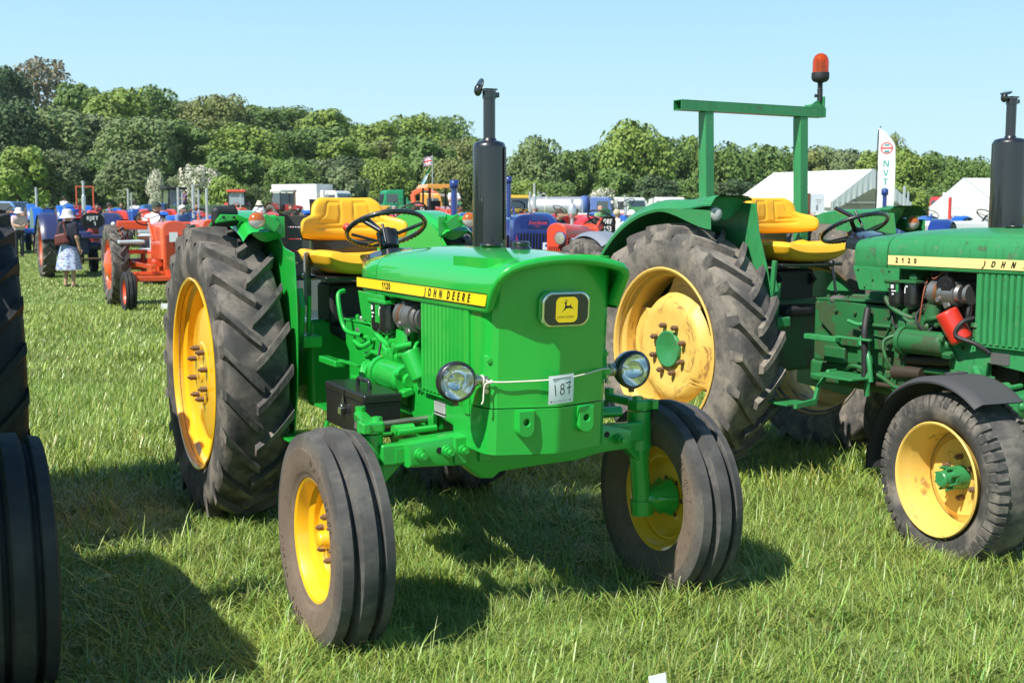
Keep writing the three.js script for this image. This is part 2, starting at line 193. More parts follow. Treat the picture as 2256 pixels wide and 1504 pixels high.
function wheel(parent, name, kind, side, p, m, turn = 0, spin = 0) {
  const w = sub(name, parent, p, turn), mir = g => { const q = side < 0 ? mirrorX(g) : g; return spin ? q.clone().rotateX(spin) : q; };
  const add = (n, g, mat) => part(n, mir(g), mat, w);
  if (kind == 'rear') { add('tyre', GEO.rear, m.tyre); add('rim', GEO.rearRim, m.rim); const d = add('wheel_disc', m.pressed ? GEO.rearDisc2 : GEO.rearDisc, m.rim); if (m.pressed) { part('hub_cover', mir(lat([[0, .090], [.03, .091], [.102, .108], [.110, .108], [.110, .08]], 40, 'x')), M.green2, w); } else part('hub_cap', mir(lat([[0, .118], [.04, .118], [.048, .110], [.05, .1]], 24, 'x')), m.rim, w); for (const g of m.pressed ? GEO.rearNuts2 : GEO.rearNuts) part('wheel_nut', mir(g), M.rusty, w); }
  if (kind == 'front') { add('tyre', GEO.rib, m.tyre); add('rim', GEO.frontRim, m.rim); add('wheel_disc', GEO.frontDisc, m.rim); part('hub_cap', mir(lat([[0, .062], [.022, .060], [.030, .050], [.034, .02], [.04, .012]], 28, 'x')), m.rim, w); for (const g of GEO.frontNuts) part('wheel_nut', mir(g), M.rusty, w); part('hub', mir(hubFins), m.paint, w); }
  if (kind == 'wide') { add('tyre', GEO.block, m.tyre); add('rim', GEO.wideRim, m.rim); add('wheel_disc', GEO.wideDisc, m.rim); part('hub', mir(hubStar), m.paint, w); for (const g of GEO.wideNuts) part('wheel_nut', mir(g), M.rusty, w); }
  return w;
}

// ---------------------------------------------------------------- the two makes of lettering on the green tractors
function deer(x, s) {   // leaping stag in a square of side s, drawn in the current fill
  const P = pts => { x.beginPath(); pts.forEach((p, i) => x[i ? 'lineTo' : 'moveTo'](p[0] * s, p[1] * s)); x.closePath(); x.fill(); };
  P([[.38, .22], [.44, .20], [.50, .24], [.47, .30], [.46, .38], [.54, .42], [.70, .41], [.72, .30], [.755, .36], [.76, .44], [.80, .50], [.90, .545], [.89, .575], [.78, .56], [.68, .535], [.55, .545], [.47, .55], [.40, .62], [.30, .68], [.22, .75], [.19, .745], [.30, .63], [.36, .54], [.38, .46], [.385, .32], [.33, .27]]);
  x.lineWidth = s * .022; x.strokeStyle = x.fillStyle; x.beginPath(); for (const l of [[[.44, .22], [.42, .13], [.36, .08]], [[.42, .14], [.46, .09]], [[.46, .22], [.50, .16], [.48, .09]], [[.50, .16], [.55, .13]]]) l.forEach((p, i) => x[i ? 'lineTo' : 'moveTo'](p[0] * s, p[1] * s)); x.stroke();
}
const spaced = (x, t, x0, y, gap, bold = 0) => { for (const c of t) { x.fillText(c, x0, y); if (bold) { x.lineWidth = bold; x.strokeStyle = x.fillStyle; x.strokeText(c, x0, y); } x0 += x.measureText(c).width + gap; } };
function stripeTex(num, items, L0, L1, bg, line) { return canvasTex(2048, 76, (x, w, h) => { x.fillStyle = bg; x.fillRect(0, 0, w, h); x.fillStyle = '#15140f'; x.fillRect(0, 0, w, line); x.fillRect(0, h - line, w, line); x.fillStyle = '#14130d'; for (const [t, a, b, size, weight] of items) { x.font = weight + ' ' + size + 'px sans-serif'; const X0 = (a - L0) / (L1 - L0) * w, X1 = (b - L0) / (L1 - L0) * w, tw = [...t].map(c => x.measureText(c).width), gap = (X1 - X0 - tw.reduce((p, q) => p + q, 0)) / (t.length - 1); spaced(x, t, X0, h / 2 + size * .36, gap, 5); } }); }

// ---------------------------------------------------------------- a green utility tractor; origin on the ground below the front axle, +z forwards
const HOOD = [[.262, 1.205], [.270, 1.212], [.2715, 1.25], [.2715, 1.29], [.268, 1.322], [.254, 1.352], [.226, 1.374], [.18, 1.388], [.12, 1.399], [.06, 1.405], [0, 1.407]];
const HOODFULL = [...HOOD.map(q => [-q[0], q[1]]), ...HOOD.slice(0, -1).reverse()];
function greenTractor(name, label, o) {
  const t = thing(name, label, 'tractor', o.p, o.turn), m = o.m, Y = o.dy || 0, Zr = -o.wb, U = m.uv || 0;
  const add = (n, g, mat, par = t) => part(n, g, mat, par, mat === M.green2 || mat === M.oily || mat === M.yellow2 ? .8 : 0);
  const up = g => { g = join(g); return Y ? g.translate(0, Y, 0) : g; };
  // --- wheels
  const fw = o.wide ? 'wide' : 'front';
  for (const s of [-1, 1]) {
    wheel(t, 'front_wheel', fw, s, [s * o.tf, o.rf, 0], { ...m, tyre: m.ftyre || m.tyre }, o.steer, s * .4);
    wheel(t, 'rear_wheel', 'rear', s, [s * o.tr, o.rr, Zr], m, 0, s < 0 ? o.spin || .05 : 1.3);
  }
  // --- bonnet: a lofted shell with a rolled front lip, seam, then the cowl in front of the driver
  const zb = o.seam, lipZ = y => o.nose + .325 - .33 + (y < 1.36 ? .33 + .105 * sstep(1.19, 1.39, y) : .435) ;
  const crown = (y, z) => y > 1.29 ? (y - 1.29) / .117 * (.012 * sstep(.42, .05, z) - .03 * sstep(-.45, -1.1, z)) : 0;
  const sec = (i, z, inset) => { const a = HOODFULL[i], b = HOODFULL[Math.max(0, i - 1)], c = HOODFULL[Math.min(20, i + 1)]; const dx = c[0] - b[0], dy = c[1] - b[1], L = Math.hypot(dx, dy); return [a[0] + dy / L * inset, a[1] - dx / L * inset + crown(a[1], z)]; };
  const shell = (z0, z1, lip) => { const rows = []; const N = 14; for (let k = 0; k <= N; k++) rows.push([k / N, 0]); if (lip) rows.push([1, .0, .006], [1, .006, .013], [1, .016, .016], [1, .027, .013], [1, .033, .004], [1, .034, -.035], [1, .012, -.06]);
    return grid(20, rows.length - 1, (u, v) => { const i = Math.round(u * 20), r = rows[Math.round(v * (rows.length - 1))], zf = lip ? lipZ(HOODFULL[i][1]) : z1, z = z0 + (zf - z0) * r[0] + (r[2] || 0), q = sec(i, z, r[1]); return [q[0], q[1], z]; }); };
  const bonnet = add('bonnet', up([shell(zb, 0, true)]), m.paint);
  const rear = o.seam - .255;
  const cowlTop = grid(20, 8, (u, v) => { const i = Math.round(u * 20), z = rear + (zb - .004 - rear) * v, k = 1 - .10 * Math.pow(1 - v, 2.5), q = sec(i, z, 0); return [q[0] * k, q[1] - (1 - v) * .018 * sstep(1.29, 1.4, q[1]), z]; });
  const cowl = add('cowl', up([cowlTop, [-1, 1].map(s => ext([[zb + .075, 1.208], [zb + .07, 1.085], [rear + .06, 1.085], [rear + .01, 1.21]], .012, 'zy', s * .263, .004)), ext([[-.25, 1.09], [.25, 1.09], [.25, 1.30], [.2, 1.36], [-.2, 1.36], [-.25, 1.30]], .01, 'xy', rear + .05)]), m.paint);
  if (o.worn) add('panel_screw', up([[zb + .01, 1.19], [rear + .05, 1.19], [zb + .01, 1.10], [rear + .1, 1.10], [zb - .1, 1.14]].map(q => cyl([-.266, q[1], q[0]], [-.273, q[1], q[0]], .006, .005, 8))), M.dark, cowl);
  // name stripe, 2.5 mm proud of each side; runs on from cowl to bonnet
  for (const s of [-1, 1]) {
    const z1 = lipZ(1.25) - (o.worn ? .08 : .012), z0 = o.worn ? zb + .004 : rear + .015, g = new THREE.BufferGeometry(), a = 1.226, b = 1.274, sk = .018;
    g.setAttribute('position', new THREE.Float32BufferAttribute([[z0, a], [z1, a], [z1 + sk, b], [z0, b]].flatMap(q => [s * .2745, q[1] + Y, q[0]]), 3)); g.setAttribute('uv', new THREE.Float32BufferAttribute(s < 0 ? [0, 0, 1, 0, 1, 1, 0, 1] : [1, 0, 0, 0, 0, 1, 1, 1], 2)); g.setIndex(s < 0 ? [0, 1, 2, 0, 2, 3] : [0, 2, 1, 0, 3, 2]); g.computeVertexNormals();
    part('name_stripe', g, m.stripe, bonnet);
  }
  // --- nose: a folded prow below the bonnet, a lower casting under it
  const prow = (y, e = 0) => { const f = o.nose + (y - .863) * .07, out = [[-.252 - e, o.nose + .02], [-.250 - e, .22 + f], [-.246 - e, .262 + f], [-.234 - e, .288 + f], [-.214, .304 + f + e], [-.11, .334 + f + e], [-.012, .362 + f + e], [0, .364 + f + e]]; return [...out, ...out.slice(0, -1).reverse().map(q => [-q[0], q[1]])]; };
  const wrap = (y0, y1, e = 0) => { const n = 14, N = y1 > 1 ? 1 : 1; return grid(n, N, (u, v) => { const y = y0 + (y1 - y0) * v, q = prow(y, e)[Math.round(u * n)]; return [q[0], y, q[1]]; }); };
  const lidOf = (y, e = 0) => ext(prow(y, e), .006, 'xz', y - .004);
  add('nose_panel', up([crease(wrap(.866, 1.395), .30), lidOf(.872), bx(.5, .5, .01, [0, 1.12, o.nose + .06])]), m.paint);
  const cast = add('front_weight', up([crease(grid(14, 4, (u, v) => { const k = [0, .03, .2, 1, 1][Math.round(v * 4)], y = .700 + .158 * k, q = prow(y, .004)[Math.round(u * 14)], e = Math.round(v * 4) == 0 ? .955 : 1; return [q[0] * e, y + (u > 0 && u < 1 ? -.012 * Math.abs(Math.sin(u * Math.PI)) * (k < .5 ? 1 : 0) : 0), (q[1] - o.nose) * (e == 1 ? 1 : .965) + o.nose]; }), .35), lidOf(.862, .004), xf(lidOf(.704), [0, 0, 0]), bx(.40, .14, .02, [0, .78, o.nose + .06])]), o.worn ? m.paint : M.greenCast);
  for (const x of [-.122, .122]) { // towing lugs: round-ended plates with a pin hole
    const s = []; for (let k = 0; k <= 12; k++) { const a = Math.PI + k / 12 * Math.PI; s.push([x + .032 * Math.cos(a), .792 + .032 * Math.sin(a)]); } s.push([x + .032, .858], [x - .032, .858]);
    part('towing_lug', up([ext(s, .05, 'xy', o.nose + .335, .004, [[x, .815, .012]]), bx(.02, .02, .01, [x, .815, o.nose + .318])]), o.worn ? m.paint : M.greenCast, cast);
  }
  // --- side screens of upright folded slats
  for (const s of [-1, 1]) {
    const n = 11, z0 = o.nose - .265, z1 = o.nose + .125, scr = sub('side_screen', t, [0, 0, 0]);
    part('screen_frame', up([bx(.014, .018, z1 - z0 + .03, [s * .252, .862, (z0 + z1) / 2]), bx(.014, .36, .016, [s * .252, 1.04, z0 - .006], [0, 0, 0], .003), bx(.018, .40, .042, [s * .254, 1.025, z1 + .022], [0, 0, 0], .004), bx(.014, .02, z1 - z0 + .03, [s * .25, 1.205, (z0 + z1) / 2])]), m.paint, scr, U);
    for (let k = 0; k < n; k++) { const z = z0 + (k + .5) / n * (z1 - z0), w = (z1 - z0) / n; part('slat', up([ext([[s * .266, z - w * .42], [s * .266, z + w * .12], [s * .238, z + w * .40], [s * .234, z + w * .40], [s * .260, z + w * .06], [s * .260, z - w * .30], [s * .240, z - w * .42]], .335, 'xz', 1.035)]), m.paint2 || m.paint, scr, U); }
    part('screen_back', up([bx(.004, .34, z1 - z0, [s * .224, 1.035, (z0 + z1) / 2])]), m.paint2 || m.paint, scr, U);
  }
  // --- side rails of the front frame with bolt holes
  for (const s of [-1, 1]) add('frame_rail', up([ext([[o.nose - .44, .885], [o.nose + .08, .885], [o.nose + .14, .86], [o.nose + .14, .74], [o.nose + .03, .748], [o.nose - .215, .775], [o.nose - .225, .705], [o.nose - .40, .71], [o.nose - .44, .74]], .022, 'zy', s * .226, .004, [[o.nose - .36, .835, .016], [o.nose - .39, .84, .007], [o.nose - .30, .835, .008], [o.nose - .375, .785, .007]]), bx(.018, .07, .05, [s * .20, .74, o.nose - .25])]), m.paint);
  part('data_plate', up([bx(.003, .052, .105, [-.2395, .80, o.nose - .142], [0, 0, 0]), bx(.003, .013, .107, [-.2400, .822, o.nose - .142])]), o.worn ? M.steel : m.plate, t);
  // --- front axle: pivoting beam, telescopic ends, kingpin towers, spindles, steering arms
  const beam = [[-.475, .728], [-.28, .742], [.28, .742], [.475, .705], [.475, .628], [.33, .622], [.22, .602], [.06, .598], [-.105, .590], [-.135, .568], [-.185, .572], [-.255, .628], [-.475, .640]];
  const ax = add('front_axle', [crease(ext(beam, .11, 'xy', .062, .012), .5), [-.30, -.20].map(q => ext([[q, .738], [q + .05, .742], [q + .05, .635], [q, .640]], .02, 'xy', .122, .006))], o.worn ? m.paint : M.greenCast);
  for (const [x, y] of [[-.432, .686], [-.325, .690], [-.268, .692], [.31, .680], [.405, .672]]) part('axle_bolt', [cyl([x, y, .116], [x, y, .130], .023, .022, 20), cyl([x, y, .128], [x, y, .150], .020, .020, 6), cyl([x, y, .148], [x, y, .168], .0125, .011, 12)], o.worn ? m.paint : M.greenCast, ax);
  const kx = o.tf - .145;
  for (const s of [-1, 1]) {
    const e = sub('axle_end', t, [0, 0, 0]); for (const q of [.272, .355]) part('bolt_hole', [cyl([s * q, .694, .115], [s * q, .694, .1185], .012, .012, 14)], M.dark, ax);
    part('extension', [bx(kx - .34, .078, .05, [s * (kx + .30) / 2, .682, .045], [0, 0, 0], .008), cyl([s * kx, .60, .0], [s * kx, .755, .0], .052, .047, 24), ext([[s * (kx - .12), .70], [s * (kx - .12), .648], [s * (kx - .02), .55], [s * (kx + .03), .55], [s * (kx + .04), .70]], .06, 'xy', 0.005, .008), bx(.04, .05, .012, [s * (kx - .09), .68, .072])], o.worn ? m.paint : M.greenCast, e);
    part('spindle', [cyl([s * (kx - .002), .60, 0], [s * (kx + .02), .36, 0], .040, .038, 24), cyl([s * (kx + .018), .385, 0], [s * (kx + .022), .325, 0], .050, .048, 8), cyl([s * (kx + .02), .352, 0], [s * (o.tf + .02), o.rf, 0], .030, .028, 16)], m.paint, e);
    part('steering_arm', [cyl([s * kx, .76, 0], [s * kx, .80, 0], .048, .046, 20), bx(.085, .045, .075, [s * kx, .782, .01], [0, 0, 0], .012), bar([s * kx, .785, .0], [s * (kx - .03), .79, -.19], .05, .036, .01), cyl([s * (kx - .03), .76, -.185], [s * (kx - .03), .825, -.185], .018, .02, 12), cyl([s * (kx - .02), .80, .02], [s * (kx - .02), .818, .02], .022, .02, 6), bx(.03, .04, .05, [s * (kx + .035), .785, .045], [0, 0, 0], .006)], o.worn ? m.paint : M.green, e);
    part('tie_rod', [cyl([s * (kx - .03), .745, -.185], [s * (kx - .03), .775, -.185], .026, .022, 12), poly([[s * (kx - .03), .745, -.185], [s * .18, .74, -.30]], .014)], M.steel, e);
    part('drag_link', poly([[s * (kx - .10), .755, .02], [s * (kx - .26), .757, .0]], .012).flat().concat([cyl([s * (kx - .09), .758, .0], [s * (kx - .17), .758, -.005], .022, .022, 14)]), m.paint, e);
  }
  // --- exhaust silencer, pipe, rain cap; filler caps
  const mx = o.muffX ?? .05, mz = o.muff, mt = o.muffTop + Y, mk = o.muffR || 1;
  const ex = sub('exhaust', t, [mx, 0, mz]);
  part('silencer', [lat([[.0, 1.36 + Y], [.066 * mk, 1.36 + Y], [.068 * mk, 1.38 + Y], [.068 * mk, mt - .025], [.060 * mk, mt - .006], [.04 * mk, mt + .002], [.0, mt + .004]], 40), bx(.006, mt - 1.47 - Y, .012, [.038 * mk, (mt + 1.42 + Y) / 2, .058 * mk])], M.black, ex);
  part('seam_weld', [...Array(30)].map((_, k) => xf(new THREE.SphereGeometry(.0042, 6, 4), [.0385 * mk, 1.45 + Y + k * (mt - 1.50 - Y) / 29, .064 * mk], [0, 0, 0], [1.3, .7, 1])), M.black, ex);
  part('exhaust_pipe', [cyl([0, mt, 0], [0, mt + .19, 0], .0245, .0245, 24), cyl([0, mt, 0], [0, mt + .012, 0], .032, .027, 24), cyl([0, mt + .168, 0], [0, mt + .198, 0], .028, .028, 24), bx(.02, .02, .02, [.026, mt + .182, .012], [0, 0, 0], .004)], M.black, ex);
  part('rain_cap', [xf(lat([[0, 0], [.022, .001], [.029, .006], [.029, .011], [0, .008]], 24), [-.030, mt + .216, -.01], [0, 0, o.capTilt ?? 1.22]), xf(new THREE.SphereGeometry(.016, 10, 8), [-.045, mt + .20, -.01], [0, 0, 0], [1, 1.5, 1.2]), bx(.055, .006, .05, [-.002, mt + .203, 0], [0, 0, 0], .002)], M.black, ex);
  add('fuel_cap', up([lat([[0, 1.435], [.036, 1.434], [.045, 1.43], [.045, 1.422], [.03, 1.415], [.03, 1.40]], 32, 'y', [.0, 0, o.muff + .12])]), M.black);
  add('radiator_cap', up([lat([[0, 1.446], [.028, 1.446], [.034, 1.441], [.034, 1.433], [.027, 1.43], [.034, 1.428], [.040, 1.418], [.050, 1.412], [.050, 1.40]], 32, 'y', [.0, 0, o.muff + .375])]), M.black);
  // --- driver's place
  const dz = rear;
  const dash = add('dashboard', up([grid(16, 4, (u, v) => { const a = Math.PI * u, k = 1 - .12 * v; return [-.235 * k * Math.cos(a), 1.29 + .088 * Math.pow(Math.sin(a), .6) * (1 + .06 * v) + .010 * v, dz + .02 - .13 * v]; }), ext([...Array(17)].map((_, i) => { const a = Math.PI * i / 16; return [-.207 * Math.cos(a), 1.298 + .095 * Math.pow(Math.sin(a), .6)]; }), .006, 'xy', dz - .108)]), M.black);
  part('lever', up([poly([[-.09, 1.42, dz - .1], [-.085, 1.50, dz - .16]], .007), poly([[-.09, 1.47, dz - .17], [-.15, 1.52, dz - .25]], .012)]), M.black, dash);
  const sw = sub('steering_wheel', t, [0, 1.478 + Y + (o.swY || 0), dz - .335 + (o.swZ || 0)]); sw.rotation.x = -.45; sw.rotation.y = 0;
  part('wheel_rim', [xf(new THREE.TorusGeometry(.187, .0118, 10, 64), [0, 0, 0], [Math.PI / 2, 0, 0]), [...Array(48)].map((_, k) => { const a = k / 48 * 6.283; return xf(new THREE.SphereGeometry(.0055, 5, 4), [.187 * Math.cos(a), -.011, .187 * Math.sin(a)]); })], M.black, sw);
  for (const a of [.35, 2.45, 4.55]) part('spoke', [bar([0, -.045, 0], [.185 * Math.cos(a), 0, .185 * Math.sin(a)], .026, .012, .004)], M.black, sw);
  part('column', [cyl([0, -.02, 0], [0, -.10, 0], .052, .046, 24), cyl([0, -.10, 0], [0, -.20, 0], .025, .03, 16), cyl([0, -.015, 0], [0, .0, 0], .03, .02, 16)], M.black, sw);
  if (!o.worn) { const a0 = 2.62, a1 = 2.92; part('knob', [xf(new THREE.SphereGeometry(.021, 14, 10), [-.182, .02, -.03]), cyl([-.182, 0, -.03], [-.182, .02, -.03], .012, .014, 10)], M.redOil, sw); part('hand_throttle', [poly([[-.17, -.02, -.02], [-.05, -.06, -.01]], .007)], M.black, sw); }
  // seat: wrap-round back with two raised pads, cushion, shell, suspension
  const seat = sub('seat', t, [o.seatX || 0, Y + (o.seatY || 0), Zr + .13 + (o.seatZ || 0)]); seat.rotation.y = o.seatTurn || 0;
  const bend = x => .16 * Math.pow(Math.min(1, Math.abs(x) / .285), 3);
  const pad = (u, v) => { const a = Math.abs(u) * .285, w0 = .045 + .02 * (1 - v), e = Math.max(Math.abs(a - .115) / .062 * (1 + .5 * (v - .6)), Math.abs(v - .62) / .24); return -.0065 * Math.exp(-(((e - 1) / .16) ** 2)) - .007 * Math.exp(-(((v - .27) / .045) ** 2)) * sstep(.20, .16, a); };
  const bw = v => .285 * (v < .38 ? 1 - .05 * Math.pow(Math.abs(v - .2) / .2, 3) : 1 - .05 - .27 * sstep(.38, .60, v)) * (1 - .10 * sstep(.60, 1, v) - .22 * Math.pow(Math.max(0, (v - .72) / .28), 3));
  part('backrest', pillow(bw, .220, .092, x => bend(x), pad, 64, 44).map(g => xf(g, [0, 1.412, .035], [-.12, 0, 0])), M.seat, seat);
  part('backrest_shell', pillow(v => .262 * (v < .4 ? 1 : 1 - .3 * sstep(.4, .62, v)), .215, .03, x => bend(x) * .98, undefined, 30, 16).map(g => xf(g, [0, 1.405, -.01], [-.12, 0, 0])), M.black, seat);
  part('cushion', pillow(v => .268 * (1 - .10 * sstep(.6, 1, v)), .44, .105, (x, v) => .05 * Math.pow(Math.abs(x) / .27, 3) + .03 * (v < .2 ? 1 - v / .2 : 0), (u, v) => -.016 * Math.exp(-(((Math.abs(u) - .52) / .07) ** 2)) * (v > .15 && v < .9 ? 1 : 0), 48, 30).map(g => xf(xf(g, [0, 0, 0], [-Math.PI / 2, 0, 0]), [0, 1.285, .06], [-.05, Math.PI, 0])), M.seat, seat);
  part('seat_shell', [bx(.49, .022, .40, [0, 1.235, .24], [0, 0, 0], .01), bx(.36, .22, .05, [0, 1.33, .0], [0, 0, 0], .01)], M.black, seat);
  part('suspension', [bx(.34, .20, .22, [0, 1.10, .17], [.0, 0, 0], .02), bx(.30, .06, .34, [0, .97, .22], [.1, 0, 0], .02), bar([-.14, 1.16, .3], [-.12, .9, .05], .03, .05), bar([.14, 1.16, .3], [.12, .9, .05], .03, .05)], M.matt, seat);
  if (!o.worn) for (const s of [-1, 1]) part('side_plate', [bx(.012, .26, .13, [s * .275, 1.23, .25], [0, .5 * s, 0], .006), bx(.012, .20, .022, [s * .284, 1.20, .255], [0, .5 * s, 0], .003), bx(.014, .02, .08, [s * .284, 1.23, .258], [0, .5 * s, 0], .003)], M.greyP, seat);
  // --- engine and what hangs on its near side
  const en = sub('engine', t, [0, Y * .4, o.nose]); const C = o.worn ? M.oily : m.paint, C2 = o.worn ? M.brown : m.paint;
  part('engine_block', [bx(.30, .48, .62, [.01, .955, -.42], [0, 0, 0], .015), bx(.26, .10, .56, [.03, 1.22, -.42], [0, 0, 0], .02), bx(.24, .16, .60, [0, .66, -.42], [0, 0, 0], .03)], C2, en, .8);
  part('bell_housing', [crease(ext([[-.20, .56], [.20, .56], [.235, .70], [.235, .96], [.19, 1.08], [-.19, 1.08], [-.235, .96], [-.235, .70]], .055, 'xy', -.755, .008), .4), [[-.236, .80], [-.236, .93], [-.22, .63]].map(q => cyl([q[0] - .001, q[1], -.75], [q[0] - .014, q[1], -.75], .012, .012, 6))], C, en, .8);
  part('transmission', [bx(.30, .36, .70, [0, .86, -1.13], [0, 0, 0], .03), bx(.30, .14, .75, [0, .63, -1.13], [0, 0, 0], .03), ext([[-.80, 1.03], [-1.40, 1.05], [-1.40, .93], [-1.22, .80], [-.80, .80]], .02, 'zy', -.176, .006), bx(.38, .012, .52, [0, 1.052, -1.16], [-.02, 0, 0], .004), crease(ext([[-.19, .60], [.19, .60], [.20, 1.03], [-.20, 1.03]], .03, 'xy', -.82, .006), .4), bx(.02, .20, .03, [-.16, .72, -.95], [0, 0, 0], .005), bx(.02, .20, .03, [-.16, .72, -1.1], [0, 0, 0], .005), bx(.03, .09, .16, [-.165, .74, -1.28], [0, 0, 0], .01), bx(.05, .025, .10, [-.06, 1.065, -1.2], [0, .4, 0], .006), bx(.12, .05, .16, [-.02, 1.075, -1.05], [0, 0, 0], .012)], C, en, .8);
  for (const q of [[-.13, 1.055, -1.38], [-.12, 1.055, -1.25], [-.05, 1.055, -1.38], [.1, 1.055, -1.1]]) part('cover_bolt', nut(q, .012, .012, 'y'), C, en);
  for (const q of [[.985, -.88], [.985, -1.0], [.985, -1.12], [.99, -1.26], [.84, -.88], [.84, -1.0], [.70, -1.02], [.66, -.9], [.74, -1.34]]) part('housing_bolt', nut([q[0] > .8 ? -.186 : -.15, q[0], q[1]], .012, .012, 'x', -1), C, en);
  part('oil_pipes', [poly([[-.192, .93, -.86], [-.195, .93, -1.02], [-.21, .91, -1.06]], .011), poly([[-.195, .985, -.84], [-.195, .87, -.9], [-.195, .89, -1.12]], .004), tub([[-.18, .90, -.80], [-.24, .86, -.86], [-.25, .78, -.84], [-.22, .70, -.80], [-.2, .66, -.7]], .010), tub([[-.17, .66, -1.2], [-.21, .70, -1.1], [-.21, .66, -.9], [-.24, .62, -.75], [-.2, .62, -.5]], .012)], C, en);
  part('wiring', [tub([[-.15, 1.19, -.84], [-.21, 1.14, -.72], [-.20, 1.10, -.64], [-.22, 1.02, -.50], [-.24, .98, -.46]], .005), tub([[-.2, 1.03, -.85], [-.24, .95, -.80], [-.25, .92, -.72]], .0055), tub([[-.21, 1.18, -.66], [-.24, 1.17, -.60], [-.22, 1.10, -.56]], .0045)], M.matt, en);
  part('rear_axle', [bx(.52, .44, .60, [0, .80, Zr + .03 - o.nose], [0, 0, 0], .03), cyl([-.62, o.rr, Zr - o.nose], [.62, o.rr, Zr - o.nose], .095, .095, 24), cyl([-.45, o.rr, Zr - o.nose], [-.30, o.rr, Zr - o.nose], .15, .17, 24), cyl([.45, o.rr, Zr - o.nose], [.30, o.rr, Zr - o.nose], .15, .17, 24)], C, en, .8);
  for (const [k, z] of [[0, -.79], [1, -.69]]) part('fuel_filter', [lat([[.0, 1.04], [.028, 1.04], [.040, 1.055], [.043, 1.07], [.043, 1.165], [.04, 1.168], [0, 1.168]], 24, 'y', [-.232, 0, z]), lat([[.0445, 1.072], [.0445, 1.078]], 24, 'y', [-.232, 0, z])], M.black, en);
  part('filter_bracket', [bx(.10, .016, .21, [-.226, 1.178, -.74], [0, 0, 0], .004), bx(.03, .04, .05, [-.22, 1.20, -.79], [0, 0, 0], .008), bx(.03, .03, .05, [-.22, 1.20, -.69], [0, 0, 0], .008), cyl([-.226, 1.18, -.79], [-.226, 1.225, -.79], .010, .008, 8), cyl([-.226, 1.18, -.69], [-.226, 1.22, -.69], .010, .008, 8)], C, en, .8);
  for (const q of [bx(.001, .018, .018, [-.2768, 1.15, -.785]), bx(.001, .005, .03, [-.2768, 1.128, -.775]), bx(.001, .008, .012, [-.2768, 1.112, -.78]), bx(.001, .03, .005, [-.2768, 1.135, -.70]), bx(.001, .008, .012, [-.2768, 1.155, -.69])]) part('filter_label', [q], M.white, en);
  part('alternator', [cyl([-.20, 1.13, -.58], [-.20, 1.13, -.42], .062, .062, 24), cyl([-.20, 1.13, -.42], [-.20, 1.13, -.40], .05, .045, 20), cyl([-.20, 1.13, -.565], [-.20, 1.13, -.545], .066, .066, 24), cyl([-.20, 1.13, -.505], [-.20, 1.13, -.485], .066, .066, 24), cyl([-.20, 1.13, -.37], [-.20, 1.13, -.35], .05, .05, 20), bar([-.235, 1.19, -.52], [-.235, 1.06, -.46], .02, .04, .006), cyl([-.27, 1.10, -.5], [-.25, 1.10, -.5], .014, .014, 6)], M.steel, en);
  part('alternator_coil', [cyl([-.20, 1.13, -.535], [-.20, 1.13, -.515], .0645, .0645, 24)], std([.30, .13, .05], .4, { metalness: .6 }), en);
  part('fan_belt', [tub([[-.21, 1.19, -.36], [-.15, 1.08, -.36], [-.06, .86, -.36], [-.02, .80, -.36]], .011, 8), tub([[-.20, 1.08, -.36], [-.21, 1.02, -.36], [-.14, .92, -.36], [-.08, .80, -.36]], .011, 8)], M.matt, en);
  part('starter_motor', [cyl([-.235, .905, -.74], [-.235, .905, -.50], .062, .062, 28), cyl([-.235, .905, -.50], [-.235, .905, -.47], .066, .060, 28), cyl([-.235, .905, -.47], [-.235, .905, -.45], .030, .026, 16), cyl([-.235, .905, -.76], [-.235, .905, -.735], .075, .072, 28), bx(.05, .03, .05, [-.255, .86, -.45], [0, 0, .3], .008), nut([-.28, .93, -.475], .012, .012, 'x', -1), cyl([-.215, .985, -.73], [-.215, .985, -.62], .034, .034, 20), cyl([-.215, .985, -.62], [-.215, .985, -.60], .028, .022, 16)], C, en, .8).position.set(-.012, -.03, .03);
  const pm = o.worn ? M.oily : m.paint;
  part('injection_pump', [cyl([-.20, 1.0, -.58], [-.20, 1.07, -.58], .048, .044, 24), cyl([-.20, 1.07, -.58], [-.20, 1.10, -.58], .03, .026, 16), bx(.09, .05, .16, [-.20, .985, -.58], [0, 0, 0], .012), cyl([-.26, .985, -.60], [-.20, .985, -.60], .018, .022, 12), cyl([-.26, .965, -.64], [-.20, .965, -.64], .016, .02, 12), cyl([-.25, 1.01, -.66], [-.19, 1.01, -.66], .015, .018, 12), tub([[-.2, 1.10, -.58], [-.21, 1.15, -.60], [-.18, 1.19, -.62]], .005), tub([[-.22, .98, -.6], [-.26, 1.0, -.54], [-.22, 1.02, -.46]], .013), nut([-.25, 1.0, -.56], .013, .012, 'x', -1), nut([-.25, .97, -.51], .013, .012, 'x', -1)], pm, en, .8);
  part('oil_filter', [xf(lat([[0, -.085], [.042, -.085], [.050, -.07], [.050, .055], [.046, .065], [.02, .068], [0, .068]], 28), o.worn ? [-.285, .985, -.385] : [-.262, .955, -.335], [-.45, 0, .25], o.worn ? 1.12 : .84)], o.worn ? M.redOil : m.paint, en);
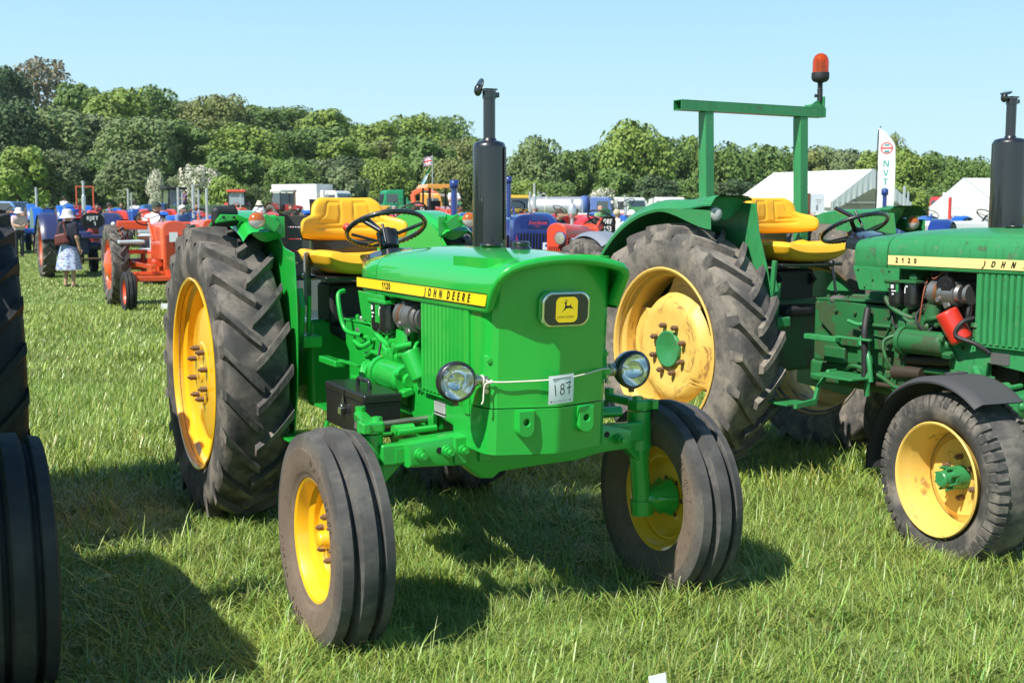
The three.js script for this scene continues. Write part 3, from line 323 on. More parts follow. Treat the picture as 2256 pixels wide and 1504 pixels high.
  part('pipework', [tub([[-.21, 1.12, -.86], [-.245, 1.08, -.85], [-.25, 1.03, -.79], [-.235, .995, -.70], [-.22, .99, -.64]], .014, 10), tub([[-.21, 1.03, -.76], [-.25, .99, -.72], [-.24, .96, -.66]], .009), tub([[-.18, 1.05, -.66], [-.22, .97, -.62], [-.25, .92, -.6]], .006), tub([[-.20, .85, -.43], [-.23, .80, -.42], [-.22, .74, -.44]], .012), tub([[-.17, 1.05, -.48], [-.22, 1.0, -.44], [-.2, .95, -.42]], .009), poly([[-.19, .72, -.80], [-.19, .735, -.30]], .018)], C, en, .8);
  if (o.worn) {
    part('horn', [cyl([-.255, 1.165, -.47], [-.235, 1.165, -.47], .052, .052, 28), cyl([-.26, 1.165, -.47], [-.25, 1.165, -.47], .046, .050, 28), cyl([-.264, 1.165, -.47], [-.255, 1.165, -.47], .016, .02, 16), bx(.02, .04, .02, [-.235, 1.23, -.47])], M.black, en);
    part('hose', [tub([[-.24, 1.02, -.30], [-.30, 1.0, -.32], [-.32, .94, -.34], [-.28, .90, -.25], [-.24, .86, -.20]], .012), tub([[-.2, 1.06, -.64], [-.27, 1.0, -.63], [-.25, .93, -.58], [-.22, 1.0, -.54], [-.22, 1.12, -.62]], .007), tub([[-.22, 1.02, -1.0], [-.27, .90, -.97], [-.27, .72, -.96], [-.26, .62, -.97]], .018)], M.matt, en);
    part('red_wire', [tub([[-.2, 1.2, -.62], [-.25, 1.14, -.60], [-.26, 1.02, -.61], [-.25, .93, -.63], [-.23, .95, -.6]], .004), tub([[-.22, 1.24, -.5], [-.24, 1.20, -.55], [-.2, 1.22, -.6]], .004)], std([.25, .07, .03], .5), en);
    part('breather', [cyl([-.24, .93, -.28], [-.24, .985, -.28], .02, .02, 14), cyl([-.24, .98, -.28], [-.24, 1.0, -.28], .03, .026, 18)], C, en);
    part('long_pipe', [poly([[-.21, .77, -.78], [-.21, .80, -.32]], .026), poly([[-.23, .62, -1.02], [-.22, .63, -.38]], .014), cyl([-.215, .70, -.80], [-.215, .71, -.62], .04, .032, 16)], C2, en);
  }
  // --- controls beside the gearbox
  const kz = o.nose;
  const gz = o.worn ? -1.335 : -1.25;
  add('gear_lever', up([poly([[-.14, 1.05, gz], [-.145, o.worn ? 1.20 : 1.06, gz - .03]], .008), xf(new THREE.SphereGeometry(o.worn ? .020 : .012, 14, 10), [-.146, o.worn ? 1.212 : 1.06, gz - .032])]), o.worn ? M.black : M.steel);
  add('lever_boot', up([lat([[0, o.worn ? 1.035 : 1.05], [.03, 1.033], [.050, 1.02], [.052, 1.0], [.032, .985], [.03, .93]], 24, 'y', [-.14, 0, gz + .02])]), std([.10, .09, .09], .8));
  add('clutch_pedal', [tub([[-.19, .88, kz - 1.06], [-.23, .86, kz - 1.03], [-.25, .78, kz - .98], [-.26, .66, kz - .95], [-.26, .58, kz - .95]], .017, 10), tub([[-.21, .88, kz - 1.0], [-.25, .84, kz - .97], [-.27, .76, kz - .93], [-.275, .66, kz - .91]], .014, 10), bx(.02, .012, .25, [-.30, .885, kz - 1.02], [0, 0, 0], .003), bx(.05, .03, .24, [-.31, .87, kz - 1.24], [0, 0, 0], .006), o.worn ? [] : tub([[-.22, 1.0, kz - 1.08], [-.25, 1.02, kz - 1.22], [-.26, 1.12, kz - 1.27], [-.25, 1.18, kz - 1.30], [-.22, 1.19, kz - 1.31]], .011, 10), tub([[-.2, .98, kz - 1.0], [-.23, .955, kz - 1.04], [-.24, .97, kz - 1.12]], .012, 8)], m.paint);
  add('footstep', [bx(.17, .012, .24, [-.42, .50, kz - 1.42], [0, 0, 0], .003), ext([[-.50, .49], [-.50, .52], [-.36, .535], [-.34, .60], [-.26, .69], [-.20, .69], [-.20, .67], [-.25, .67], [-.325, .59], [-.345, .50]], .022, 'xy', kz - 1.24, .004), bx(.03, .22, .08, [-.47, .62, kz - 1.66], [0, 0, 0], .004), bx(.36, .012, .30, [-.22, .675, kz - 1.08], [0, 0, 0], .003)], m.paint);
  add('footstep', [bx(.17, .012, .24, [.42, .50, kz - 1.42], [0, 0, 0], .003), bx(.03, .22, .08, [.47, .62, kz - 1.66], [0, 0, 0], .004), bx(.24, .02, .05, [.3, .66, kz - 1.3], [0, 0, -.5], .004)], m.paint);
  add('brake_linkage', [poly([[-.30, .97, kz - 1.62], [-.30, 1.15, kz - 1.60]], .012), ext([[kz - 1.60, .92], [kz - 1.56, 1.10], [kz - 1.60, 1.19], [kz - 1.65, 1.10], [kz - 1.66, .92]], .03, 'zy', -.345, .006), bx(.10, .06, .30, [-.30, .93, kz - 1.70], [0, 0, 0], .01)], m.paint);
  // --- fenders: flat inner plate with arched deck and a lamp on the front lip
  for (const s of [-1, 1]) {
    const F = sub('fender', t, [o.box && s > 0 ? .09 : 0, (o.rr - .734) + (o.box && s > 0 ? -.055 : 0), Zr + 2.083 + (s > 0 ? o.fz || 0 : 0)]), k = o.fs || 1, cz = -2.083, cy = .734, xi = .425, xo = .425 + o.deck, xs = q => s * q;
    const arc = (a, r) => o.box && a < Math.PI / 2 ? [cz + (o.box - cz) / k * (Math.PI / 2 - a) / (Math.PI / 2 - o.a0), cy + r - .012 * Math.pow((Math.PI / 2 - a) / (Math.PI / 2 - o.a0), 2)] : [cz + r * Math.cos(a), cy + r * Math.sin(a)];
    const plate = o.box ? [[-1.52, .50], [-1.50, .72], [-1.52, 1.0], [-1.57, 1.20], [-1.64, 1.38]] : [[-1.47, .50], [-1.405, .72], [-1.385, 1.0], [-1.395, 1.20], [-1.42, 1.36]]; const r0 = .812; for (let i = 0; i <= 20; i++) plate.push(arc((o.box ? o.a0 : .92) + (2.85 - (o.box ? o.a0 : .92)) * i / 20, r0 + .004)); plate.push([-2.74, .72], [-2.4, .62], [-2.4, .5], [-1.8, .46]);
    part('inner_plate', [ext(plate.map(q => [cz + (q[0] - cz) * k, cy + (q[1] - cy) * k]), .008, 'zy', xs(xi), .002), bx(.02, .55, .03, [xs(xi - .016), 1.0, -1.52], [.1, 0, 0], .004)], m.paint, F, U);
    const deckG = (r, dr) => grid(10, 26, (u, v) => { const a = o.a0 + (2.85 - o.a0) * v, w = xi + (xo - xi) * (1 - .10 * (1 - v)) * u, rnd = u < .18 ? -.022 * Math.pow(1 - u / .18, 2) : u > .8 ? -.05 * Math.pow((u - .8) / .2, 2) : 0, flare = (1 - sstep(0, .16, v)) * .03; const q = arc(a, (r + dr + rnd + flare) * k); return [xs(w), q[1], q[0]]; });
    const dk = part('deck', [deckG(.828, 0), deckG(.828, -.006), grid(10, 1, (u, v) => { const w = xi + (xo - xi) * .9 * u, q = arc(o.a0, (.828 + (u < .18 ? -.022 * Math.pow(1 - u / .18, 2) : u > .8 ? -.05 * Math.pow((u - .8) / .2, 2) : 0) + .03 - v * (.006 + o.lip * Math.sin(Math.PI * Math.min(1, u * 1.1 + .1)))) * k); return [xs(w), q[1], q[0] - v * o.lip * .25 - (o.box ? .075 : 0)]; })], m.paint, F, U);
    if (o.box) part('deck_skirt', [grid(2, 26, (u, v) => { const a = o.a0 + (2.6 - o.a0) * v, q = arc(a, (.828 - .05 - u * (.015 + .085 * sstep(.35, .0, v))) * k); return [xs(xi + (xo - xi) * (1 - .10 * (1 - v)) - u * .004), q[1], q[0]]; })], m.paint, F, U);
    const lp = o.lampAt; const L = [xs(lp[0]), lp[1], lp[2]];
    part('lamp_bracket', o.lampStalk ? [ext([[xs(.50), 1.545], [xs(.43), 1.50], [xs(.46), 1.455], [xs(.545), 1.49]], .012, 'xy', lp[2] - .035, .003), tub([[xs(.45), 1.52, lp[2] - .06], [xs(.50), 1.515, lp[2] - .05], [L[0], L[1], L[2] - .03]], .02, 10), bx(.075, .10, .01, [xs(.44), 1.48, lp[2] - .06], [0, 0, 0], .004)] : [cyl([L[0], L[1], L[2] - .03], [L[0], L[1], L[2] - .008], .042, .044, 24)], m.paint, F, U);
    const ball = (a0, a1) => xf(new THREE.SphereGeometry(.040, 28, 14, 0, Math.PI * 2, a0, a1 - a0), [0, 0, 0], [0, 0, 0], [1, 1, .85]).translate(...L);
    const lamp = part('indicator_lens', [ball(0, Math.PI / 2)], o.lampClear && s < 0 ? M.clear : M.amber, F); part('side_lens', [ball(Math.PI / 2, Math.PI)], M.clear, F);
    part('lamp_base', [cyl([L[0], L[1], L[2] - .012], [L[0], L[1], L[2] - .004], .034, .034, 20), xf(new THREE.SphereGeometry(.012, 10, 8), [L[0], L[1] + .014, L[2] + .004])], M.mirror, F);
  }
  return t;
}
// ---------------------------------------------------------------- the ground
{ // one sheet: fine near the camera, coarse out to the horizon
  const xs = [], zs = []; for (let i = -60; i <= 60; i++) { const t = i / 60; xs.push(Math.sign(t) * (Math.abs(t) * 14 + Math.pow(Math.abs(t), 3.2) * 640)); }
  for (let j = 0; j <= 140; j++) { const t = j / 140; zs.push(12 - t * 60 - Math.pow(t, 3.4) * 620); }
  const g = grid(xs.length - 1, zs.length - 1, (u, v) => { const x = xs[Math.round(u * (xs.length - 1))], z = zs[Math.round(v * (zs.length - 1))]; return [x, gh(x, z), z]; });
  const p = g.attributes.position, uv = g.attributes.uv; for (let i = 0; i < p.count; i++) uv.setXY(i, p.getX(i) / 6, p.getZ(i) / 6);
  const soil = tex(512, (u, v) => { const n = fbm(u, v, 5, 5, 81), m = fbm(u, v, 50, 3, 83), k = fbm(u, v, 14, 4, 87); let c = mixc([.12, .20, .032], [.20, .30, .060], n * .6 + k * .4); c = mixc(c, [.26, .28, .11], sstep(.6, .8, m) * .5); return mixc(c, [.05, .09, .018], sstep(.55, .75, 1 - m) * .5); });
  struct('ground', [g], std(lin(1, 1, 1), .95, { map: soil }));
}
{ // grass: tufts of bent blades, long near the camera
  const root = new THREE.Group(); root.name = 'grass'; scene.add(root); root.userData = { label: 'lush green meadow grass covering the whole show field', category: 'grass', kind: 'stuff' };
  const f = rng(99);
  function tuft(nb, h, spread, w, lean) {
    const pos = [], col = [];
    for (let b = 0; b < nb; b++) {
      const a = f() * 6.283, r = spread * Math.sqrt(f()), bx0 = r * Math.cos(a), bz0 = r * Math.sin(a), d = f() * 6.283, L = h * (.45 + .75 * f()), ln = lean * (.2 + 1.1 * f() * f()), ww = w * (.6 + .7 * f()), sx = -Math.sin(d) * ww / 2, sz = Math.cos(d) * ww / 2, dx = Math.cos(d), dz = Math.sin(d);
      const P = [0, .4, .75, 1].map(t => [bx0 + dx * L * ln * t * t, L * (t - .35 * ln * t * t), bz0 + dz * L * ln * t * t, t < 1 ? 1 - .55 * t * t : 0]);
      const dry = f(), c = dry < .03 ? [1.7, 1.2, 1.5] : [.75 + .5 * f(), .8 + .4 * f(), .7 + .6 * f()];
      for (let k = 0; k < 3; k++) { const A = P[k], B = P[k + 1]; const v = [[A[0] - sx * A[3], A[1], A[2] - sz * A[3]], [A[0] + sx * A[3], A[1], A[2] + sz * A[3]], [B[0] + sx * B[3], B[1], B[2] + sz * B[3]], [B[0] - sx * B[3], B[1], B[2] - sz * B[3]]]; (k < 2 ? [0, 1, 2, 0, 2, 3] : [0, 1, 2]).forEach(i => { pos.push(...v[i]); col.push(...c); }); }
    }
    const g = new THREE.BufferGeometry(); g.setAttribute('position', new THREE.Float32BufferAttribute(pos, 3)); g.setAttribute('color', new THREE.Float32BufferAttribute(col, 3)); g.computeVertexNormals(); return g;
  }
  const mat = new THREE.MeshPhysicalMaterial({ color: lin(.318, .435, .088), roughness: .42, side: THREE.DoubleSide, vertexColors: true, transmission: .42, thickness: 0 });
  const spots = []; const patch = (x, z) => fbm((x / 9 + 50) % 1, (z / 9 + 50) % 1, 6, 4, 91), fine = (x, z) => fbm((x / 3 + 50) % 1, (z / 3 + 50) % 1, 5, 3, 95);
  // [near, far, tufts per square metre, size, kind]
  for (const [d0, d1, den, sc, kind] of [[2.6, 6.5, 520, 1, 0], [6.5, 11, 300, 1.1, 1], [11, 20, 190, 1.25, 2], [20, 42, 60, 1.6, 3], [42, 80, 9, 2.6, 3], [3, 11, 13, 1, 4]]) {
    const n = Math.round(den * (d1 - d0) * (d0 + d1) * .47);
    for (let i = 0; i < n; i++) { const d = Math.sqrt(d0 * d0 + (d1 * d1 - d0 * d0) * f()), x = (f() * 2 - 1) * d * .49; spots.push([x, -d, sc * (.6 + .8 * f() * f()) * (.60 + .85 * patch(x, -d)), kind, f()]); }
  }
  const kinds = [tuft(22, .128, .070, .0046, 1.55), tuft(20, .118, .085, .0056, 1.4), tuft(20, .10, .12, .0078, 1.3), tuft(20, .08, .18, .0115, 1.2), tuft(7, .225, .06, .0050, 1.3)], m4 = new THREE.Matrix4(), q = new THREE.Quaternion(), up = V(0, 1, 0), c = new THREE.Color();
  kinds.forEach((g, k) => {
    const s = spots.filter(q2 => q2[3] == k), im = new THREE.InstancedMesh(g, mat, s.length); im.name = numbered('grass_tufts'); im.castShadow = im.receiveShadow = true; im.userData.kind = 'stuff';
    s.forEach(([x, z, sc, , r], i) => { q.setFromAxisAngle(up, r * 6.283); m4.compose(V(x, gh(x, z) - .004, z), q, V(sc, sc * (k == 3 ? .55 : 1), sc)); im.setMatrixAt(i, m4); const t = .84 + .36 * fine(x, z) + .2 * (r - .5), y = patch(x, z); c.setRGB(t * (.92 + .16 * y), t, t * (1.08 - .14 * y)); im.setColorAt(i, c); });
    root.add(im);
  });
}
// ---------------------------------------------------------------- the three green tractors in the front row
const fresh = { tyre: M.rubber, ftyre: M.ribrub, rim: M.yellow, paint: M.green, stripe: phy(lin(1, 1, 1), .35, { map: stripeTex('1120', [['1120', -.660, -.560, 60, 'bold'], ['JOHN', -.185, -.006, 66, 'bold'], ['DEERE', .036, .250, 66, 'bold']], -.98, .385, '#ffd91c', 6), clearcoat: .6, clearcoatRoughness: .1 }), plate: std(lin(1, 1, 1), .4, { metalness: .3, map: canvasTex(64, 128, (x, w, h) => { x.fillStyle = '#c9ccc8'; x.fillRect(0, 0, w, h); x.fillStyle = '#2b2f33'; x.fillRect(0, 0, w, 22); x.fillRect(0, 98, w, 16); x.fillStyle = '#8a8f90'; for (let k = 0; k < 9; k++) x.fillRect(6, 30 + k * 7, 40 + (k * 13) % 14, 2); }) }) };
const worn = { tyre: M.dusty, ftyre: M.rubber, rim: M.yellow2, paint: M.green2, pressed: true, stripe: std(lin(1, 1, 1), .5, { map: stripeTex('2120', [['2120', -.790, -.650, 54, 'bold'], ['JOHN', -.235, -.05, 60, 'bold'], ['DEERE', -.005, .24, 60, 'bold']], -.841, .29, '#f0d489', 0) }) };
const DIM = { wb: 2.083, rf: .385, tf: .723, rr: .738, tr: .616, nose: 0, seam: -.74, muff: -.30, muffTop: 1.835, steer: 0, deck: .20, a0: 1.0, lip: .05, lampAt: [.555, 1.512, -1.585], lampStalk: true, spin: .13 };
const main = greenTractor('green_tractor', 'freshly painted bright green tractor with 1120 on its yellow stripe, in the middle', { ...DIM, p: [0, 0, -4.6], turn: .467, m: fresh, seatX: .0 });
const second = greenTractor('green_tractor', 'weathered green tractor with roll bar and amber beacon, 2120 on its stripe', { ...DIM, p: [2.61, 0, -5.70], turn: .528, m: worn, worn: true, wide: true, wb: 2.133, rf: .372, tf: .70, rr: .745, tr: .60, dy: .06, nose: -.02, seam: -.845, muff: -.42, muffTop: 1.86, muffX: .10, muffR: 1.26, steer: -.138, deck: .34, a0: 1.12, lip: .125, box: -1.64, fz: .16, fs: 1.07, lampAt: [.665, 1.535, -1.705], lampStalk: false, lampClear: true, spin: .07, capTilt: .25, seatY: -.045, seatZ: -.10, swY: -.07, swZ: .09 });

{ // emblem badge on the main tractor's nose
  const b = sub('emblem', main, [.003, 1.217, .392]); b.rotation.x = .07; const rr2 = (w, h, r) => { const p = []; for (const [cx, cy, a] of [[w - r, h - r, 0], [-w + r, h - r, 1], [-w + r, -h + r, 2], [w - r, -h + r, 3]]) for (let k = 0; k <= 6; k++) { const t = (a + k / 6) * Math.PI / 2; p.push([cx + r * Math.cos(t), cy + r * Math.sin(t)]); } return p.map(([x, y]) => [x * (1 + .06 * (1 - (y / h) ** 2)), y * (1 + .07 * (1 - (x / w) ** 2))]); };
  part('badge_rim', [ext(rr2(.092, .060, .032), .030, 'xy', .010, .006)], M.chrome, b); part('badge_plate', [ext(rr2(.084, .053, .028), .012, 'xy', .0215, .003)], M.black, b);
  const g = new THREE.ShapeGeometry(new THREE.Shape(rr2(.042, .043, .016).map(q => new THREE.Vector2(...q))), 12), uv = g.attributes.uv, p = g.attributes.position; for (let i = 0; i < p.count; i++) uv.setXY(i, p.getX(i) / .092 + .5, p.getY(i) / .094 + .5); g.translate(0, 0, .0285);
  part('badge_panel', [g], std(lin(1, 1, 1), .5, { map: canvasTex(256, 256, (x, w) => { x.fillStyle = '#ffd71e'; x.fillRect(0, 0, w, w); x.fillStyle = '#1c1b10'; x.save(); x.translate(36, 14); deer(x, 184); x.restore(); x.font = 'bold 28px sans-serif'; spaced(x, 'JOHN DEERE', 26, 208, 2.2); }) }), b);
}
{ // black work lamp on an arm outside the near fender
  const w = sub('work_lamp', main, [-.655, 1.535, -1.80]); part('lamp_housing', [bx(.135, .098, .055, [0, 0, 0], [0, .2, 0], .028)], M.matt, w); part('lamp_arm', [ext([[-.055, -.020], [-.03, .010], [.05, .008], [.10, -.01], [.16, -.055], [.15, -.075], [.09, -.032], [.04, -.018], [-.055, -.032]], .03, 'xy', .045, .004)], M.green, w); for (const x of [-.02, .03]) part('arm_bolt', [cyl([x, -.004, .058], [x, -.004, .066], .006, .006, 8)], M.dark, w);
}
// headlamps, each clamped to a bracket on the nose corner
for (const s of [-1, 1]) {
  const h = sub('headlamp', main, [s * .362, .968, .285]); h.rotation.y = s < 0 ? -.12 : .02; h.rotation.x = .06; h.scale.setScalar(.86);
  const sg = s; part('lamp_shell', [crease(lat([[0, -.085], [.03, -.083], [.058, -.068], [.076, -.040], [.084, -.008], [.085, .012], [.080, .022], [.072, .026], [.070, .018]], 40, 'z'), .7)], M.black, h);
  part('reflector', [lat([[0, -.042], [.03, -.036], [.055, -.016], [.070, .017]], 40, 'z')], M.mirror, h);
  part('bulb', [cyl([0, 0, -.04], [0, 0, -.008], .009, .006, 12), xf(new THREE.SphereGeometry(.010, 10, 8), [0, 0, -.004])], M.chrome, h);
  const rib = [...Array(25)].map((_, k) => { const x = -.064 + k * .128 / 24, y = Math.sqrt(.070 * .070 - x * x) * .95; return xf(new THREE.CylinderGeometry(.0026, .0026, 2 * y, 6, 1), [x, 0, .0235]); });
  part('lens', [lat([[0, .031], [.04, .029], [.060, .025], [.0715, .018]], 40, 'z'), rib], M.lens, h);
  part('clamp', [cyl([-sg * .082, 0, -.02], [-sg * .10, 0, -.02], .026, .026, 20), cyl([-sg * .10, 0, -.02], [-sg * .135, 0, -.02], .016, .018, 18), bx(.03, .05, .03, [-sg * .130, -.012, -.02], [0, 0, 0], .006), nut([-sg * .128, -.045, -.005], .011, .014, 'z', 1), cyl([-sg * .05, -.0, -.02], [-sg * .085, 0, -.02], .030, .024, 20)], M.zinc, h);
  part('drain_boss', [bx(.022, .016, .018, [0, -.092, .0], [0, 0, 0], .003)], M.rusty, h);
  part('bracket', [bx(.032, .115, .014, [s * .236, .995, .284], [0, s * .55, 0], .004), bx(.03, .03, .04, [s * .25, .968, .27], [0, 0, 0], .005), nut([s * .238, 1.035, .292], .010, .01, 'z')], M.green, main);
}
{ // entrant's number card hung on a string between the headlamps
  const c = thing('number_card', 'white square card reading 187 hung on string across the green nose', 'number card', [0, 0, -4.6], .467);
  part('string', [tub([[-.262, .966, .285], [-.235, .962, .318], [-.12, .962, .355], [0, .968, .392], [.1, .974, .368], [.2, .982, .325], [.262, .978, .285]], .0030, 6, 60), xf(new THREE.SphereGeometry(.008, 8, 6), [-.24, .962, .314]), tub([[-.24, .962, .316], [-.262, .955, .312], [-.268, .93, .312], [-.272, .895, .314], [-.277, .885, .312]], .0028, 6), xf(new THREE.TorusGeometry(.017, .003, 6, 20), [-.262, .966, .285], [0, Math.PI / 2, .3]), [0, 1, 2].map(k => xf(new THREE.TorusGeometry(.019, .003, 6, 20), [.270 + k * .012, .972, .266], [0, Math.PI / 2 + .3, .2]))], M.string, c);
  const w = .052, t2 = canvasTex(256, 256, (x) => { x.fillStyle = '#f2f4f8'; x.fillRect(0, 0, 256, 256); x.strokeStyle = '#23252c'; x.lineWidth = 10; x.lineCap = 'round'; x.lineJoin = 'round'; const L = p => { x.beginPath(); p.forEach((q, i) => x[i ? 'lineTo' : 'moveTo'](...q)); x.stroke(); }; L([[58, 84], [72, 180]]); for (const [cy, ry, rx] of [[104, 22, 16], [150, 25, 19]]) { x.beginPath(); x.ellipse(134, cy, rx, ry, .15, 0, 7); x.stroke(); } L([[172, 78], [218, 70], [204, 110], [208, 176]]); L([[186, 122], [226, 116]]); x.fillStyle = '#23252c'; for (const px of [30, 224]) { x.beginPath(); x.arc(px, 232, 7, 0, 7); x.fill(); } x.lineWidth = 1.6; for (let k = 0; k < 20; k++) { const a = 44 + k * 8.6; if (k % 6 == 5) continue; L([[a, 235], [a + 2, 227 + (k % 3) * 2], [a + 5, 235]]); } });
  const g = grid(12, 12, (u, v) => { const x = (u - .5) * 2 * w; return [x, (v - .5) * 2 * w, .004 * Math.sin(u * 3.1) - .010 * (1 - v) ** 2 + .004]; }); xf(g, [-.012, .934, .408], [.03, .06, .045]);
  part('card', [g], std(lin(1, 1, 1), .75, { map: t2 }), c); part('punched_hole', [xf(bx(.078, .005, .002, [0, 0, 0], [0, 0, 0], .0008), [-.012, .974, .4165], [0, .06, .06])], std([.25, .26, .29], .8), c);
}
{ // black steel toolbox standing on the step bracket
  const b = thing('toolbox', 'black steel toolbox with padlock beside the green engine, above the front wheel', 'toolbox', [0, 0, -4.6], .467), x0 = -.408, z0 = -.555;
  const TB = phy([.009, .009, .010], .38, { clearcoat: .35, clearcoatRoughness: .2 }); part('box_body', [bx(.152, .135, .478, [x0, .740, z0], [0, 0, 0], .006)], TB, b); part('lid', [bx(.160, .038, .486, [x0, .827, z0], [0, 0, 0], .009), bx(.156, .006, .482, [x0, .806, z0], [0, 0, 0], .002)], TB, b);
  part('handle', [tub([[x0, .842, z0 - .05], [x0, .872, z0 - .045], [x0, .876, z0 + .02], [x0, .874, z0 + .085], [x0, .842, z0 + .09]], .009, 10)], M.black, b);
  part('hasp', [bx(.004, .05, .022, [x0 - .082, .815, z0 + .0], [0, 0, 0], .001), bx(.006, .012, .03, [x0 - .082, .786, z0], [0, 0, 0], .002)], M.black, b);
  part('padlock', [bx(.018, .030, .036, [x0 - .090, .752, z0 + .0], [0, 0, 0], .003), xf(new THREE.TorusGeometry(.012, .003, 8, 16, Math.PI), [x0 - .090, .768, z0], [0, Math.PI / 2, 0]), bx(.019, .004, .037, [x0 - .090, .744, z0]), bx(.019, .004, .037, [x0 - .090, .752, z0])], M.chrome, b);
  const s = new THREE.Shape([[-.019, -.030], [.019, -.030], [.023, -.02], [.023, .02], [.019, .030], [-.019, .030], [-.023, .02], [-.023, -.02]].map(q => new THREE.Vector2(...q))), g = new THREE.ShapeGeometry(s), p = g.attributes.position, uv = g.attributes.uv; for (let i = 0; i < p.count; i++) uv.setXY(i, p.getX(i) / .046 + .5, p.getY(i) / .06 + .5); g.rotateY(-Math.PI / 2); g.translate(x0 - .0775, .742, z0 + .20);
  part('sticker', [g], std(lin(1, 1, 1), .4, { map: canvasTex(96, 128, (x) => { x.fillStyle = '#f4dc2a'; x.fillRect(0, 0, 96, 128); x.fillStyle = '#1d7a2c'; x.fillRect(8, 8, 80, 112); x.fillStyle = '#f4dc2a'; x.translate(8, 24); deer(x, 80); }) }), b);
  part('support_bracket', [bx(.10, .012, .50, [x0 + .03, .688, z0], [0, 0, 0], .003), bx(.20, .04, .04, [x0 + .16, .68, z0 - .2], [0, 0, 0], .005)], M.green, b);
}
{ // what only the weathered tractor carries: roll bar, beacon, mudguards over the front wheels
  const t = second, z = -2.19;
  const rb = sub('roll_bar', t);
  for (const x of [-.392, .372]) part('post', [bar([x, .70, z + .05], [x, 2.158, z], .068, .068, .006)], M.green2, rb, .8);
  part('crossbar', [[-1, 1].map(s => bx(1.16, .005, .078, [-.03, 2.188 + s * .028, z], [0, 0, 0], .001)), [-1, 1].map(s => bx(1.16, .056, .005, [-.03, 2.188, z + s * .036], [0, 0, 0], .001)), bx(.006, .06, .08, [.548, 2.188, z])], M.green2, rb, .8);
  part('beacon_bracket', [bx(.12, .02, .06, [.49, 2.225, z], [0, 0, 0], .003), bx(.014, .09, .05, [.55, 2.245, z], [0, 0, 0], .003), ext([[.46, 2.235], [.55, 2.235], [.55, 2.28], [.50, 2.26]], .012, 'xy', z)], M.green2, rb, .8);
  const b = thing('beacon', 'amber flashing beacon with black base on the end of the roll bar', 'beacon', [0, 0, 0]); const w = V(.533, 0, z).applyAxisAngle(V(0, 1, 0), .528); b.position.set(2.61 + w.x, 2.26, -5.70 + w.z);
  part('stem', [cyl([0, 0, 0], [0, .075, 0], .017, .017, 18), [0, 1, 2, 3].map(k => lat([[.012, .07 + k * .013], [.020, .077 + k * .013], [.012, .083 + k * .013]], 20)), cyl([0, .06, 0], [0, .13, 0], .012, .012, 14), cyl([-.018, .035, .006], [-.034, .035, .006], .009, .012, 10)], M.matt, b);
  part('base', [lat([[0, .118], [.022, .119], [.040, .124], [.052, .135], [.056, .150], [.056, .178], [.052, .182], [0, .182]], 36)], M.matt, b);
  part('dome', [lat([[.051, .182], [.051, .245], [.047, .268], [.036, .288], [.018, .300], [0, .303]], 36)], phy([.95, .16, .02], .08, { transmission: .75, thickness: 0, ior: 1.45 }), b);
  part('reflector', [xf(new THREE.CylinderGeometry(.028, .028, .075, 18, 1, true, 0, Math.PI), [0, .228, 0], [0, 1.2, 0]), cyl([0, .182, 0], [0, .245, 0], .009, .008, 10), xf(new THREE.SphereGeometry(.013, 10, 8), [0, .245, 0])], M.steel, b);
  for (const s of [-1, 1]) {
    const g = sub('mudguard', t, [s * .70, .372, 0], -.138);
    const sec = (u, a, e) => { const r = (.462 - e) + (u < .1 || u > .9 ? -.022 : 0) - .05 * Math.pow(2 * Math.abs(u - .5), 4) * 0, x = (u - .5) * .285 + s * .02; return [x, r * Math.sin(a), r * Math.cos(a)]; };
    part('guard', [grid(10, 28, (u, v) => sec(u, .95 + (3.22 - .95) * v, 0)), grid(10, 28, (u, v) => sec(u, .95 + (3.22 - .95) * v, .006)), bx(.12, .006, .03, [-s * .02, .463, -.06], [.1, .1, 0], .002)], std([.055, .055, .058], .65, { bumpMap: T.grain, bumpScale: .002 }), g); part('stay', [poly([[-s * .10, .44, -.05], [-s * .16, .30, 0], [-s * .16, .0, 0]], .016)], M.green2, g, .8);
  }
  part('front_stay', [bx(.05, .08, .12, [-.36, .66, .02], [0, 0, 0], .006), poly([[-.24, .80, -.3], [-.40, .70, -.1]], .02)], M.green2, t, .8);
}
// the third green tractor, mostly out of frame on the left; its wheels and its shadow show
const third = dup(main, 'green_tractor', 'green tractor cut off by the left edge, only its dusty black tyres in view', [-2.33, 0, -3.55], .467); third.scale.setScalar(1.06); third.traverse(c => { if (/^rear_wheel/.test(c.name) && c.position.x > 0) c.position.x += .13; }); for (const c of third.children) if (!/wheel|axle_end|front_axle/.test(c.name) || /steering_wheel/.test(c.name)) { c.position.x -= .03; c.position.z += .36; c.position.y *= 1.13; c.scale.y *= 1.13; }
{ const kill = []; third.traverse(c => { if (/^(emblem|headlamp|name_stripe|data_plate)/.test(c.name)) kill.push(c); }); kill.forEach(c => c.removeFromParent()); third.traverse(c => { if (c.isMesh && /^tyre/.test(c.name)) c.material = M.rubber2; }); }

